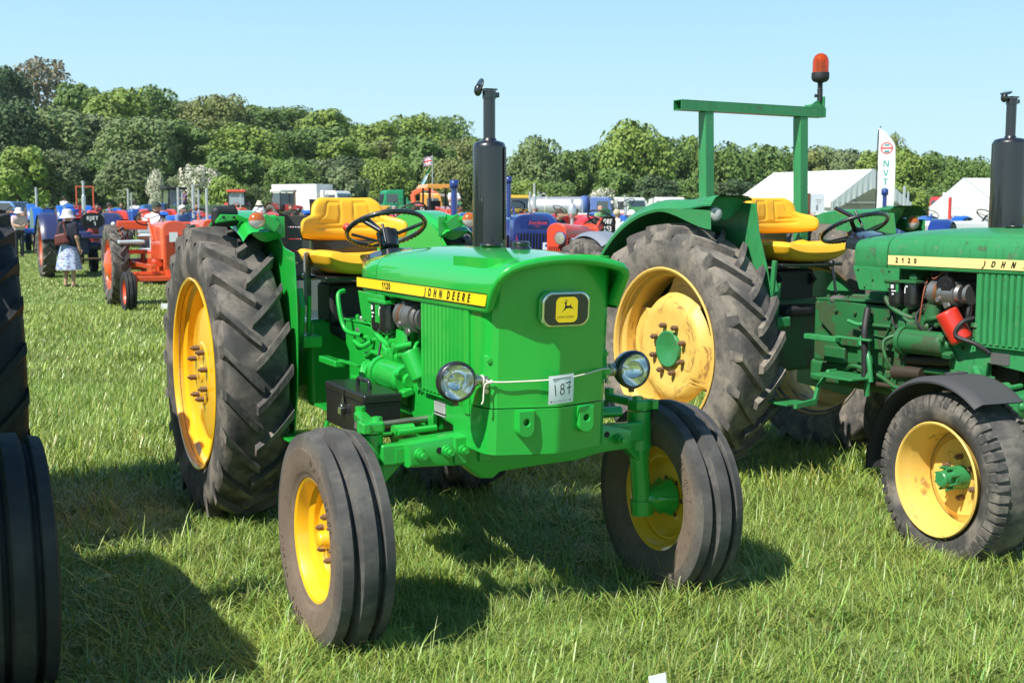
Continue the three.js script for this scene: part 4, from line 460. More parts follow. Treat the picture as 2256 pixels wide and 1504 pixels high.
{ // moulded size lettering on the ribbed front tyres
  const font = await new FontLoader().loadAsync('fonts/droid/droid_sans_bold.typeface.json'); const chars = {};
  const ring = (txt, r, a0, side) => { const out = []; let a = a0; for (const ch of txt) { if (ch !== ' ') { chars[ch] ??= new TextGeometry(ch, { font, size: .026, depth: .004, curveSegments: 3 }); const g = flat(chars[ch].clone()); g.translate(-.009, -.013, -.002); g.rotateY(side > 0 ? Math.PI / 2 : -Math.PI / 2); const m = new THREE.Matrix4().makeRotationX(side > 0 ? a - Math.PI / 2 : a - Math.PI / 2); g.translate(side * .1035, r, 0); g.applyMatrix4(m.invert()); out.push(g); } a += side * -.082; } return out; };
  for (const t of [main]) for (const w of t.children) if (/^front_wheel/.test(w.name)) for (const [s, txt] of [[-1, '7.50-16   8 PLY'], [1, '7.50-16   8 PLY']]) part('moulded_lettering', [ring(txt, .306, s < 0 ? .2 : 2.9, s), ring(txt, .306, s < 0 ? 3.3 : 6.0, s)], M.ribrub, w);
}
// ---------------------------------------------------------------- woods
const TREE = [];
function crownGeo(seed, nc, leaves, size, white = false, low = .10) {   // unit crown: 1 wide, 1 high, standing on y = 0
  const f = rng(seed), pos = [], nor = [], col = [], cl = [];
  for (let k = 0; k < nc; k++) { const y = low + (1 - low - .16) * Math.pow((k + .5) / nc, .85), a = k * 2.399 + f() * .9, prof = Math.sqrt(Math.max(.06, 1 - Math.pow((y - .42) / .60, 2))), r = .36 * prof * (k % 4 == 0 ? .35 : .75 + .35 * f()), s = .125 + .085 * f(); cl.push([r * Math.cos(a), y + .02, r * Math.sin(a), s, .75 + .5 * f(), f()]); }
  cl.push([0, .86, 0, .14, 1, .5]);
  const u = V(0, 0, 0), v = V(0, 0, 0), n = V(0, 0, 0), t = V(0, 0, 0);
  for (let i = 0; i < leaves; i++) {
    const c = cl[Math.floor(f() * cl.length)], ct = f() * 2 - .82, st = Math.sqrt(Math.max(0, 1 - Math.min(1, ct * ct))), ph = f() * 6.283, rad = c[3] * (.72 + .42 * Math.pow(f(), .6)) * (1 + .25 * Math.sin(ph * 3 + c[5] * 20) * st);
    n.set(st * Math.cos(ph), Math.max(-1, Math.min(1, ct)), st * Math.sin(ph)); const p = V(c[0] + n.x * rad, c[1] + n.y * rad * .8, c[2] + n.z * rad);
    n.add(V(f() - .5, f() - .3, f() - .5).multiplyScalar(1.5)).normalize(); t.set(f() - .5, f() - .5, f() - .5); u.crossVectors(n, t).normalize(); v.crossVectors(n, u);
    const s = size * (.55 + .8 * f()), k = s * (.45 + .4 * f()), q = [[-s, 0], [0, -k], [s, .2 * k], [0, k]].map(e => [p.x + u.x * e[0] + v.x * e[1], p.y + u.y * e[0] + v.y * e[1], p.z + u.z * e[0] + v.z * e[1]]);
    const tone = .9 + .2 * f() + .12 * (c[4] - 1), yel = f(), gr = white && f() < .3, cc = gr ? [.16, .26, .07] : [tone * (.92 + .25 * yel), tone, tone * (.85 + .2 * f())];
    for (const e of [0, 1, 2, 0, 2, 3]) { pos.push(...q[e]); nor.push(n.x, n.y, n.z); col.push(...cc); }
  }
  const g = new THREE.BufferGeometry(); g.setAttribute('position', new THREE.Float32BufferAttribute(pos, 3)); g.setAttribute('normal', new THREE.Float32BufferAttribute(nor, 3)); g.setAttribute('color', new THREE.Float32BufferAttribute(col, 3)); return g;
}
const LEAF = {}; for (const [k, c] of Object.entries({ mid: [.130, .235, .038], dark: [.052, .110, .028], fresh: [.205, .315, .042], olive: [.195, .240, .058], grey: [.145, .208, .075], thin: [.21, .19, .11], blossom: [.78, .78, .70], pale: [.180, .268, .085] })) LEAF[k] = new THREE.MeshPhysicalMaterial({ color: lin(...c), vertexColors: true, roughness: .75, side: THREE.DoubleSide, transmission: .3, thickness: 0 });
const BARK = std([.09, .075, .055], .9), CROWN = [crownGeo(1, 20, 8200, .030), crownGeo(2, 26, 8200, .028), crownGeo(3, 15, 7000, .034), crownGeo(4, 32, 9000, .026), crownGeo(5, 12, 2200, .030, false, .30), crownGeo(6, 14, 3600, .042), crownGeo(7, 17, 6500, .026, true, .06)];
const TRUNK = join([cyl([0, 0, 0], [.004, .45, .003], .030, .020, 10), cyl([.004, .44, .003], [0, .85, 0], .020, .006, 8), [0, 1, 2, 3, 4].map(k => { const a = k * 2.3, y = .30 + k * .08; return cyl([0, y, 0], [.28 * Math.cos(a), y + .22, .28 * Math.sin(a)], .012, .004, 6); })]);
function tree(px, top, d, wpx, kind, v, label, group, name = 'tree', cat = 'tree') {
  const p = atDist(px, d), h = Math.max(2, topAt(top, d) - p[1]), w = wpx * d / FOCAL, t = thing(name, label, cat, p, (px * 7.3 + top) % 6.28, group), s = V(w, h, w);
  const c = new THREE.Mesh(CROWN[v], LEAF[kind]); c.name = numbered('crown'); c.scale.copy(s); c.castShadow = c.receiveShadow = true; t.add(c);
  const k = new THREE.Mesh(TRUNK, BARK); k.name = numbered('trunk'); k.scale.set(Math.min(w, h), h, Math.min(w, h)); k.castShadow = true; t.add(k); return t;
}
{
  const ridge = 'trees along the ridge of the wooded bank', slope = 'trees on the face of the wooded bank', foot = 'trees and bushes along the foot of the bank', row = 'oaks in the tree line on the right', back = 'trees farther behind the tree line on the right';
  const L = { ridge: { mid: 'mid green tree on the ridge of the bank behind the red and blue tractors', dark: 'dark green tree at the left end of the bank ridge', olive: 'olive green tree on the ridge of the wooded bank', fresh: 'light yellow-green tree on the ridge of the wooded bank', thin: 'thin brownish bare-looking tree rising above the dark wood at far left', pale: 'pale greyish green tree on the ridge of the wooded bank' } };
  const lab = (a, k, w) => `${{ mid: 'mid green', dark: 'dark green', olive: 'olive green', fresh: 'light yellow-green', pale: 'pale green', grey: 'grey-green', thin: 'thin brownish' }[k]} tree ${w}`;
  const ORD = ['first', 'second', 'third', 'fourth', 'fifth', 'sixth', 'seventh', 'eighth', 'ninth', 'tenth'];
  const put = (list, d, grp, where, j) => { const n = {}, tot = {}; list.sort((p, q) => p[0] - q[0]).forEach(q => tot[q[3]] = (tot[q[3]] || 0) + 1); list.forEach(([x, y, w, k, v], i) => { n[k] = (n[k] ?? -1) + 1; tree(x, y, d + ((i * 37) % 11) * j, w, k, v, tot[k] > 1 ? `${ORD[n[k]]} ${lab(0, k, 'from the left ' + where)}` : lab(0, k, where), grp); }); };
  put([[-60, 140, 190, 'dark', 1], [20, 150, 150, 'dark', 0], [185, 182, 120, 'mid', 2], [270, 192, 150, 'fresh', 0], [345, 190, 130, 'mid', 3], [415, 222, 130, 'olive', 1], [485, 208, 150, 'olive', 3], [560, 230, 140, 'mid', 0], [640, 236, 140, 'mid', 1], [715, 240, 130, 'fresh', 2], [760, 268, 110, 'mid', 3], [840, 268, 140, 'fresh', 0], [915, 252, 150, 'fresh', 3], [985, 256, 120, 'mid', 1], [1040, 300, 100, 'mid', 2]], 150, ridge, 'on the ridge of the bank', 1.6);
  put([[10, 215, 190, 'dark', 3], [120, 235, 170, 'pale', 1], [215, 250, 190, 'grey', 0], [310, 255, 170, 'pale', 3], [395, 262, 160, 'mid', 2], [470, 262, 160, 'olive', 0], [545, 275, 160, 'fresh', 1], [620, 285, 150, 'mid', 3], [700, 280, 160, 'mid', 0], [770, 300, 140, 'fresh', 2], [850, 310, 150, 'olive', 1], [930, 300, 150, 'mid', 0], [1005, 305, 130, 'olive', 3]], 128, slope, 'halfway up the bank', 1.3);
  put([[40, 320, 150, 'fresh', 2], [130, 330, 150, 'grey', 3], [215, 345, 150, 'mid', 1], [300, 330, 150, 'grey', 0], [520, 330, 150, 'mid', 2], [585, 345, 140, 'fresh', 0], [650, 350, 130, 'mid', 3], [770, 345, 130, 'dark', 1], [715, 350, 120, 'grey', 2], [850, 350, 130, 'fresh', 3], [920, 345, 130, 'mid', 0], [985, 350, 120, 'olive', 1], [1040, 360, 110, 'mid', 2]], 106, foot, 'along the foot of the bank', .9);
  put([[1185, 300, 130, 'pale', 3], [1250, 330, 120, 'mid', 2], [1310, 318, 120, 'mid', 0], [1395, 266, 165, 'fresh', 1], [1470, 300, 120, 'mid', 3], [1520, 298, 110, 'fresh', 0], [1605, 318, 140, 'mid', 1], [1690, 318, 150, 'mid', 3], [1935, 330, 120, 'fresh', 2], [1990, 325, 120, 'fresh', 1], [2060, 335, 120, 'mid', 0], [2130, 345, 110, 'mid', 3], [2195, 352, 110, 'pale', 1], [2270, 350, 120, 'mid', 2]], 118, row, 'in the front tree line at right', 1.2);
  put([[1150, 345, 120, 'pale', 0], [1280, 345, 120, 'olive', 1], [1350, 340, 110, 'mid', 2], [1570, 335, 110, 'pale', 3], [1760, 330, 130, 'olive', 2], [1820, 322, 130, 'pale', 0], [1880, 330, 110, 'grey', 1], [2100, 352, 120, 'olive', 3], [2240, 360, 120, 'grey', 0]], 150, back, 'in the paler wood behind at right', 1.1);
  put([[1160, 395, 120, 'fresh', 3], [1225, 400, 110, 'mid', 1], [1360, 370, 120, 'mid', 0], [1440, 385, 120, 'dark', 2], [1530, 390, 120, 'mid', 3], [1620, 395, 120, 'dark', 0], [1700, 400, 110, 'mid', 1], [1990, 405, 110, 'fresh', 0], [2060, 410, 110, 'mid', 2]], 108, 'low trees at the foot of the right-hand tree line', 'low under the right-hand tree line', .5);
  tree(92, 122, 172, 150, 'thin', 4, 'thin brownish half-bare tree rising above the dark wood at far left');
  tree(1968, 288, 128, 62, 'olive', 4, 'small slender tree rising behind the feather banner');
  tree(442, 362, 99, 92, 'blossom', 6, 'large hawthorn bush covered in white blossom in front of the bank', null, 'hawthorn_bush', 'bush');
  tree(347, 372, 100, 46, 'blossom', 6, 'narrow white-blossomed hawthorn bush left of the larger one', null, 'hawthorn_bush', 'bush');
  tree(500, 385, 97, 100, 'fresh', 5, 'bright green bush beside the large white hawthorn', null, 'bush', 'bush');
  tree(395, 385, 102, 90, 'grey', 5, 'grey-green bush between the two white hawthorns', null, 'bush', 'bush');
  tree(560, 405, 98, 70, 'blossom', 6, 'hawthorn bush flecked with white behind the white cab tractor', null, 'hawthorn_bush', 'bush').children[0].material = LEAF.pale;
  tree(1325, 412, 100, 55, 'blossom', 6, 'small whitish hawthorn bush right of the tanker', null, 'hawthorn_bush', 'bush');
  tree(760, 365, 101, 110, 'grey', 5, 'dark rounded willow-like bush behind the white box trailer', null, 'bush', 'bush');
}
// ---------------------------------------------------------------- show field behind: vintage tractors
GEO.vRear = agTyre(.70, .44, .30, .034, 18, 40, .27, .050); GEO.vFront = ribTyre(.34, .20, .17, 32);
GEO.vRim = crease(lat([[.438, .10], [.455, .12], [.45, .13], [.43, .10], [.41, .03], [.36, .0], [.20, .05], [.10, .06], [0, .06]], 32, 'x'), .5); GEO.vFrontRim = crease(lat([[.20, .06], [.21, .07], [.19, .05], [.17, .01], [.06, .02], [0, .05]], 24, 'x'), .5);
GEO.vHub = join([lat([[.30, .02], [.28, .10], [.18, .17], [0, .20]], 28, 'x'), ...[...Array(14)].map((_, k) => { const a = k / 14 * 6.283; return cyl([.05, .27 * Math.sin(a), .27 * Math.cos(a)], [.12, .27 * Math.sin(a), .27 * Math.cos(a)], .022, .018, 6); })]);
for (const k of ['vRear', 'vFront', 'vRim', 'vFrontRim', 'vHub']) GEO[k + 'M'] = mirrorX(GEO[k]);
const SILVER = std([.62, .63, .64], .35, { metalness: .6 }), CARD = M.white;
const plateTex = (lines, fg = '#f2f2ee', bg = '#0d0d0e') => canvasTex(128, 96, (x) => { x.fillStyle = bg; x.fillRect(0, 0, 128, 96); x.fillStyle = fg; x.font = 'bold 42px sans-serif'; x.textAlign = 'center'; lines.forEach((l, i) => x.fillText(l, 64, lines.length > 1 ? 42 + i * 44 : 62)); });
const panel = (w, h, p, r = [0, 0, 0]) => xf(new THREE.PlaneGeometry(w, h), p, r);
function vintage(name, label, o) {
  const t = thing(name, label, 'tractor', o.p, o.turn, o.group || 'vintage tractors parked across the show field'), c = o.c, L = o.L || 1.85, rs = o.rs || 1, fs = o.fs || 1, R0 = .70 * rs, F0 = .34 * fs, tk = o.tk || .62, fk = o.fk || .56, H = o.H || 1.28, W = o.W || .23, hb = o.hb || .78;
  const mk = (par, g, mat, s, n) => { const m = new THREE.Mesh(g, mat); m.name = numbered(n); m.scale.setScalar(s); m.castShadow = m.receiveShadow = true; par.add(m); };
  for (const s of [-1, 1]) {
    const w = sub('rear_wheel', t, [s * tk, R0, -L]); mk(w, s < 0 ? GEO.vRearM : GEO.vRear, M.rubber, rs, 'tyre'); mk(w, s < 0 ? GEO.vRimM : GEO.vRim, o.rim || c, rs, 'rim'); if (o.bigHub) mk(w, s < 0 ? GEO.vHubM : GEO.vHub, o.rim || c, rs, 'hub');
    const f = sub('front_wheel', t, [s * fk, F0, 0]); mk(f, s < 0 ? GEO.vFrontM : GEO.vFront, M.rubber2, fs, 'tyre'); mk(f, s < 0 ? GEO.vFrontRimM : GEO.vFrontRim, o.rim || c, fs, 'rim');
  }
  const prof = []; for (let k = 0; k <= 12; k++) { const a = Math.PI * k / 12; prof.push([-W * Math.cos(a) * (o.sq ? 1 : 1), H - (o.crown || .12) + (o.crown || .12) * Math.pow(Math.sin(a), o.sq ? .35 : .8)]); }
  const sec = [[-W, hb], ...prof, [W, hb]]; const zf = o.zf ?? .18, zr = zf - (o.hoodL || 1.15);
  part('bonnet', [crease(grid(14, 10, (u, v) => { const q = sec[Math.round(u * 14)], z = zr + (zf - zr) * v, k = (o.taper ? 1 - .30 * Math.pow(1 - v, 1.6) : 1) * (1 - .10 * Math.pow(v, 9)); return [q[0] * k, hb + (q[1] - hb) * (1 - (o.drop || .02) * (1 - v)) * (1 - .03 * Math.pow(v, 8)), z]; }), .6), ext(sec.map(q => [q[0] * .96, q[1] - .012]), .02, 'xy', zr + .02)], c, t);
  const gr = sub('radiator_grille', t, [0, 0, zf]); part('radiator_shell', [ext(sec.map(q => [q[0] * .93, hb - (o.gd || .15) * (q[1] <= hb ? 1 : 0) + (q[1] - hb) * .985]), .06, 'xy', -.01, .012)], c, gr);
  const gh2 = o.gh || .40, gy = hb - (o.gd || .15) + .08 + gh2 / 2; part('radiator_core', [bx(W * 1.5, gh2, .012, [0, gy, .024])], o.core || M.dark, gr);
  const nb = o.bars ?? 9; for (let k = 0; k < nb; k++) part('grille_bar', [o.hbars ? bx(W * 1.5, .020, .018, [0, gy - gh2 / 2 + (k + .5) / nb * gh2, .036]) : bx(.014, gh2, .018, [-W * .72 + (k + .5) / nb * W * 1.44, gy, .036])], c, gr);
  if (o.mesh) part('grille_mesh', [...Array(22)].map((_, k) => bx(.006, gh2, .006, [-W * .74 + k / 21 * W * 1.48, gy, .034])).concat([...Array(24)].map((_, k) => bx(W * 1.5, .006, .006, [0, gy - gh2 / 2 + k / 23 * gh2, .038]))), c, gr);
  part('engine', [bx(W * 1.25, .36, Math.abs(zr - zf) * .78, [0, .72, (zr + zf) / 2 - .05], [0, 0, 0], .03), bx(W * 1.6, .08, .5, [0, .93, (zr + zf) / 2], [0, 0, 0], .02), cyl([-W, .75, zr + .3], [-W, .75, zr + .62], .06, .06, 14), cyl([W, .75, zr + .4], [W, .75, zr + .7], .05, .05, 14), tub([[W * .8, .95, zf - .2], [W * 1.1, .85, zf - .3], [W, .7, zf - .35]], .025)], o.em || c, t);
  part('gearbox', [bx(.34, .40, L * .55, [0, .74, -L * .72], [0, 0, 0], .04), cyl([-tk + .12, R0, -L], [tk - .12, R0, -L], .10, .10, 16), bx(.42, .46, .42, [0, R0 + .03, -L], [0, 0, 0], .05)], o.em || c, t);
  part('front_axle', [bx(fk * 2 - .16, .085, .08, [0, .52, 0], [0, 0, 0], .015), [-1, 1].map(s => [cyl([s * (fk - .12), .62, 0], [s * (fk - .10), F0, 0], .035, .035, 12), cyl([s * (fk - .11), F0, 0], [s * (fk + .02), F0, 0], .035, .035, 12)]), bx(.16, .14, .2, [0, .60, 0], [0, 0, 0], .02), cyl([-fk + .1, .58, -.12], [fk - .1, .58, -.12], .016, .016, 8)], c, t);
  if (o.fender !== 'none') for (const s of [-1, 1]) { const fm = o.fm || c, r = R0 + .07, a0 = o.fender == 'low' ? 1.0 : .55, a1 = 2.9, xi = s * (tk - .20), fw = o.fw || .34; part('fender', [grid(6, 20, (u, v) => { const a = a0 + (a1 - a0) * v; return [xi + s * fw * u, R0 + (r - .05 * Math.pow(Math.max(0, u - .7) / .3, 2)) * Math.sin(a), -L + (r - .05 * Math.pow(Math.max(0, u - .7) / .3, 2)) * Math.cos(a)]; }), ext([[-L - r * .9, R0 - .05], [-L - r * .95, R0 + .25], ...[...Array(15)].map((_, k) => { const a = a1 + (a0 - a1) * k / 14; return [-L + r * Math.cos(a), R0 + r * Math.sin(a)]; }), [-L + r * .72, R0 - .05]], .012, 'zy', xi)], fm, t); }
  const st = sub('steering_wheel', t, [o.sx || 0, H + (o.sy ?? .10), zr - (o.sz ?? .22)]); st.rotation.x = -.6; part('wheel_rim', [xf(new THREE.TorusGeometry(.20, .012, 8, 36), [0, 0, 0], [Math.PI / 2, 0, 0]), [0, 1, 2].map(k => cyl([0, -.02, 0], [.2 * Math.cos(k * 2.1 + .5), 0, .2 * Math.sin(k * 2.1 + .5)], .009, .008, 6))], M.matt, st); part('column', [cyl([0, 0, 0], [0, -.5, .1], .02, .022, 10)], o.em || c, st);
  const se = sub('seat', t, [0, 0, -L + .02]); part('pan', [pillow(v => .21 * (1 - .25 * v), .36, .07).map(g => xf(xf(g, [0, 0, 0], [-Math.PI / 2, 0, 0]), [0, H - .28, -.1], [-.1, 0, 0])), bx(.36, .17, .05, [0, H - .16, -.22], [-.2, 0, 0], .02), cyl([0, .9, 0], [0, H - .3, 0], .03, .03, 8)], o.seatM || c, se);
  if (o.ex) { const e = o.ex, x = e.x || 0, z = e.z ?? (zf - .45); const q = sub('exhaust', t, [x, 0, z]); part('pipe', [cyl([0, H - .06, 0], [0, e.h, 0], e.r || .026, e.r || .026, 14), e.cap ? lat([[0, e.h + .03], [.055, e.h + .03], [.058, e.h - .02], [.058, e.h - .07], [.03, e.h - .08]], 20) : [], e.sil ? lat([[.03, H + .06], [.055, H + .10], [.058, H + .12], [.058, H + e.sil], [.03, H + e.sil + .05], [.02, H + e.sil + .05]], 20) : []], e.m || M.black, q); }
  if (o.card) part('entry_card', [panel(.13, .15, [o.card[0], o.card[1], zf + .062])], CARD, t);
  if (o.lamps) for (const s of [1]) { const q = [s * (W - .05), H - .20, zf + .10]; part('headlamp', [lat([[0, -.09], [.05, -.08], [.085, -.02], [.088, .01], [.08, .015]], 24, 'z', q), bar([s * W * .9, H - .36, zf - .1], [q[0], q[1] - .06, q[2] - .03], .03, .02)], o.lampM || M.blue, t); part('lamp_lens', [lat([[0, .02], [.05, .018], [.08, .012]], 24, 'z', q)], std([.42, .42, .34], .15, { metalness: .4 }), t); }
  if (o.plate) { const q = sub('number_plate', t, o.plate.p, o.plate.r || 0); part('plate_back', [o.plate.oval ? lat([[0, 0], [o.plate.w * .5, 0], [o.plate.w * .5, .012], [0, .012]], 28, 'z').scale(1, o.plate.h / o.plate.w, 1).translate(0, 0, -.014) : bx(o.plate.w + .02, o.plate.h + .02, .012, [0, 0, -.008], [0, 0, 0], .003)], M.matt, q); part('plate_face', [panel(o.plate.w * (o.plate.oval ? .72 : 1), o.plate.h * (o.plate.oval ? .72 : 1), [0, 0, .001])], std(lin(1, 1, 1), .5, { map: plateTex(o.plate.t) }), q); }
  if (o.rops) part('roll_frame', [[-1, 1].map(s => bx(.06, 1.15, .06, [s * .42, H + .35, -L - .15])), bx(.94, .06, .06, [0, H + .95, -L - .15])], o.rops, t);
  return t;
}
const OR = gloss([.80, .095, .024]), NAVY = phy([.022, .030, .105], .45, { clearcoat: .4, clearcoatRoughness: .3 }), BLUE = gloss([.016, .11, .50]), FBLUE = gloss([.012, .035, .20]), REDT = gloss([.55, .028, .030]), DKRED = phy([.25, .025, .025], .5), WHITE = gloss([.78, .78, .76]), YEL = gloss([.80, .42, .02]), GREENT = phy([.04, .16, .05], .5), SEATB = std([.38, .46, .48], .8), RIMO = phy([.60, .12, .05], .5);
const dirOf = a => [Math.sin(a), Math.cos(a)];
const spot = (px, d) => { const p = atDist(px, d); return p; };
{
  const A = .467;
  vintage('orange_tractor', 'bright orange row-crop tractor with white card on its grille, behind the near rear wheel', { p: [-5.32, gh(-5.32, -19.1), -19.1], turn: A, c: OR, bigHub: true, tk: .60, fk: .71, rs: .97, H: 1.43, W: .20, hb: .82, gd: .16, gh: .46, bars: 0, mesh: true, core: phy([.13, .022, .012], .6), zf: .12, hoodL: .95, L: 1.9, fs: .95, fender: 'none', sx: -.22, sy: .03, sz: .05, card: [-.035, 1.17], seatM: SEATB });
  { // shields and rails that show between the orange tractor's wheels
    const t = scene.children[scene.children.length - 1]; part('wheel_shield', [grid(4, 10, (u, v) => [-.46 - .16 * Math.pow(v, 2), .72 + .62 * v, -1.35 - .25 * v + (u - .5) * .26])], OR, t); part('side_rail', [bx(.07, .07, 1.9, [-.34, .70, -.9], [0, 0, 0], .01), bx(.5, .06, .06, [-.4, .60, -.1], [0, 0, 0], .01), bx(.55, .07, .07, [-.35, .90, -1.5], [0, 0, 0], .01)], OR, t); part('backrest', [bx(.50, .15, .05, [-.34, 1.34, -1.7], [0, 0, 0], .02)], OR, t); part('cushion', [bx(.44, .07, .42, [-.42, 1.06, -1.5], [0, 0, 0], .03)], SEATB, t); part('knob', [xf(new THREE.SphereGeometry(.035, 10, 8), [-.66, 1.36, -1.6])], M.white, t);
  }
  vintage('orange_tractor', 'second bright orange tractor farther back, partly hidden by the black work lamp', { p: spot(462, 25), turn: A, c: OR, H: 1.42, W: .21, bars: 0, mesh: true, fender: 'none', card: [-.1, 1.15], ex: { h: 2.05, r: .028, m: SILVER }, tk: .70, fk: .66, L: 2.1 });
  vintage('dark_blue_tractor', 'dark blue tractor seen from behind, black oval number plate, beside the woman in a hat', { p: [-11.35, gh(-11.35, -31.2), -31.2], turn: A + Math.PI, c: NAVY, rim: RIMO, tk: .76, rs: 1.06, fm: NAVY, fw: .38, H: 1.36, sy: .22, em: NAVY, plate: { p: [-.28, 1.36, -2.12], r: Math.PI, w: .58, h: .40, oval: true, t: ['KJET', '   1'] } });
  { const t = scene.children[scene.children.length - 1]; part('drawbar', [bx(.9, .03, .05, [0, .46, -2.32], [0, 0, 0], .005), bar([-.5, 1.0, -2.0], [-.42, .48, -2.3], .04, .04), bar([.5, 1.0, -2.0], [.42, .48, -2.3], .04, .04), bx(.07, .14, .06, [.05, .42, -2.36])], M.rusty, t); part('lift_cover', [bx(.5, .16, .5, [0, 1.02, -1.95], [0, 0, 0], .03), bx(.62, .10, .2, [-.3, .98, -2.2], [0, 0, 0], .03)], NAVY, t); }
  vintage('red_tractor', 'red tractor with louvred grille and tall silver exhaust, beyond the dark blue one', { p: spot(218, 36), turn: A - .1, c: DKRED, rim: REDT, H: 1.45, W: .27, bars: 9, hbars: true, gh: .62, gd: .28, ex: { h: 2.45, r: .035, sil: .55, m: SILVER, x: -.42 }, card: [.02, 1.22], fender: 'low' });
  vintage('blue_tractor', 'bright blue tractor with red wheel rims and a thin silver exhaust at far left', { p: spot(98, 52), turn: A + Math.PI, c: BLUE, rim: OR, rs: 1.12, H: 1.45, ex: { h: 2.35, r: .045, m: SILVER, x: .35 }, tk: .78 });
  vintage('blue_tractor', 'bright blue tractor with a seated driver behind the woman in a hat', { p: spot(150, 56), turn: A + Math.PI, c: BLUE, rim: OR, H: 1.45, rs: 1.05 });
  vintage('blue_tractor', 'blue tractor at far left, its rear tyre showing beside the cut-off green tractor', { p: spot(22, 44), turn: A + Math.PI, c: BLUE, rim: FBLUE, rs: 1.1, tk: .74, H: 1.4 });
  vintage('red_tractor', 'red tractor with an orange-red roll frame in front of the dark wood', { p: spot(176, 66), turn: A + Math.PI, c: REDT, H: 1.5, rops: OR });
  vintage('blue_tractor', 'bright blue tractor with two upright silver exhausts beside the grey-haired man', { p: spot(455, 33), turn: A, c: BLUE, H: 1.42, ex: { h: 2.3, r: .040, m: SILVER, x: -.3 }, fender: 'low' }); part('exhaust_stack', [cyl([-.16, 1.3, -.25], [-.16, 2.15, -.25], .03, .026, 12)], SILVER, scene.children[scene.children.length - 1]);
  vintage('blue_tractor', 'dark blue tractor with red lettering on its broad bonnet and upright bars on its radiator', { p: spot(1166, 19.6), turn: .22, c: FBLUE, rim: OR, H: 1.56, W: .325, sq: true, crown: .24, hb: .95, gd: .20, gh: .42, bars: 9, core: std([.02, .02, .022], .5), tk: .70, rs: 1.08, fs: 1.2, ex: { h: 2.12, r: .042, cap: true, m: FBLUE, x: -.32, z: -.1 } });
  { const t = scene.children[scene.children.length - 1]; const bt = (w, h, f) => canvasTex(w, h, f); part('bonnet_lettering', [panel(.36, .12, [.10, 1.40, .212])], std(lin(1, 1, 1), .4, { map: bt(256, 84, x => { x.fillStyle = '#16306e'; x.fillRect(0, 0, 256, 84); x.fillStyle = '#e2452f'; x.font = 'italic bold 52px serif'; x.fillText('Fordson', 14, 50); x.font = 'bold 16px sans-serif'; x.fillText('MAJOR', 90, 74); }) }), t); part('side_lettering', [panel(.07, .36, [-.255, 1.05, .218])], std(lin(1, 1, 1), .4, { map: bt(48, 256, x => { x.fillStyle = '#16306e'; x.fillRect(0, 0, 48, 256); x.fillStyle = '#e2452f'; x.font = 'bold 34px sans-serif'; 'FORDSON'.split('').forEach((c, i) => x.fillText(c, 12, 36 + i * 34)); }) }), t); part('entry_sheet', [panel(.17, .24, [.24, .98, .27], [0, 0, -.04])], std(lin(1, 1, 1), .6, { map: bt(96, 128, x => { x.fillStyle = '#eef1f6'; x.fillRect(0, 0, 96, 128); x.fillStyle = '#3b5a9c'; x.fillRect(22, 12, 34, 26); x.fillStyle = '#9aa2ac'; for (let k = 0; k < 9; k++) x.fillRect(10, 50 + k * 8, 60 + (k * 17) % 18, 2); }) }), t); part('air_cleaner', [cyl([-.46, .9, .12], [-.46, 1.22, .12], .10, .10, 18), cyl([-.46, 1.22, .12], [-.46, 1.3, .12], .06, .05, 14)], M.black, t); }
  vintage('blue_tractor', 'dark blue tractor just left of the black silencer with a capped blue pipe', { p: spot(1012, 15.6), turn: .62, c: FBLUE, rim: FBLUE, H: 1.46, W: .26, tk: .66, ex: { h: 1.93, r: .040, cap: true, m: FBLUE, x: .05, z: -.2 }, fm: FBLUE });
  vintage('orange_tractor', 'small orange-red tractor with a round headlamp and plate ORF 853, right of the blue one', { p: [.70, gh(1, -16.2), -16.2], turn: -.62, c: gloss([.70, .07, .025]), rim: gloss([.70, .07, .025]), H: 1.41, W: .165, crown: .14, hb: 1.21, gd: .55, bars: 7, gh: .36, taper: true, drop: .30, hoodL: .82, L: 1.55, rs: .86, fs: .9, tk: .58, fk: .50, lamps: true, lampM: FBLUE, sz: .30, sy: .05, fender: 'low', fm: phy([.20, .23, .28], .5), ex: { h: 1.72, r: .022, sil: .20, m: SILVER, z: -.15, x: .02 }, plate: { p: [.03, 1.37, -1.06], r: .62, w: .20, h: .22, t: ['ORF', '853'] } });
  { const t = scene.children[scene.children.length - 1], c = t.children.find(q => /^bonnet/.test(q.name)).material; part('engine_top', [bx(.20, .22, .42, [0, 1.06, -.28], [0, 0, 0], .03), cyl([.10, 1.02, -.12], [.16, 1.02, -.12], .06, .06, 14), tub([[.12, 1.16, .0], [.18, 1.06, -.06], [.15, .96, -.2]], .02), bar([.0, 1.22, -.62], [.0, 1.36, -.95], .05, .05)], c, t); }
  vintage('grey_tractor', 'small grey tractor whose lugged rear tyre and fender show beside the weathered tractor wheel', { p: [2.22, 0, -11.7], turn: A, c: phy([.20, .225, .27], .45), rim: phy([.20, .225, .27], .5), rs: .92, H: 1.22, W: .20, tk: .62, fender: 'low', fw: .26, seatM: M.steel });
  // red tractors and others glimpsed between the seat and the blue tractors
  const reds = 'red tractors in the row behind the yellow seat';
  vintage('red_tractor', 'red tractor with a sloping red bonnet and plate 857 CUT above the steering wheel', { p: spot(832, 27), turn: -.35, c: REDT, H: 1.42, W: .24, taper: true, plate: { p: [.52, 1.58, -1.3], w: .30, h: .26, t: ['857', 'CUT'] }, group: reds });
  vintage('red_tractor', 'low red tractor with its bonnet pointing left, left of the capped blue pipe', { p: spot(958, 24), turn: -1.0, c: REDT, H: 1.40, W: .22, group: reds, fender: 'low' });
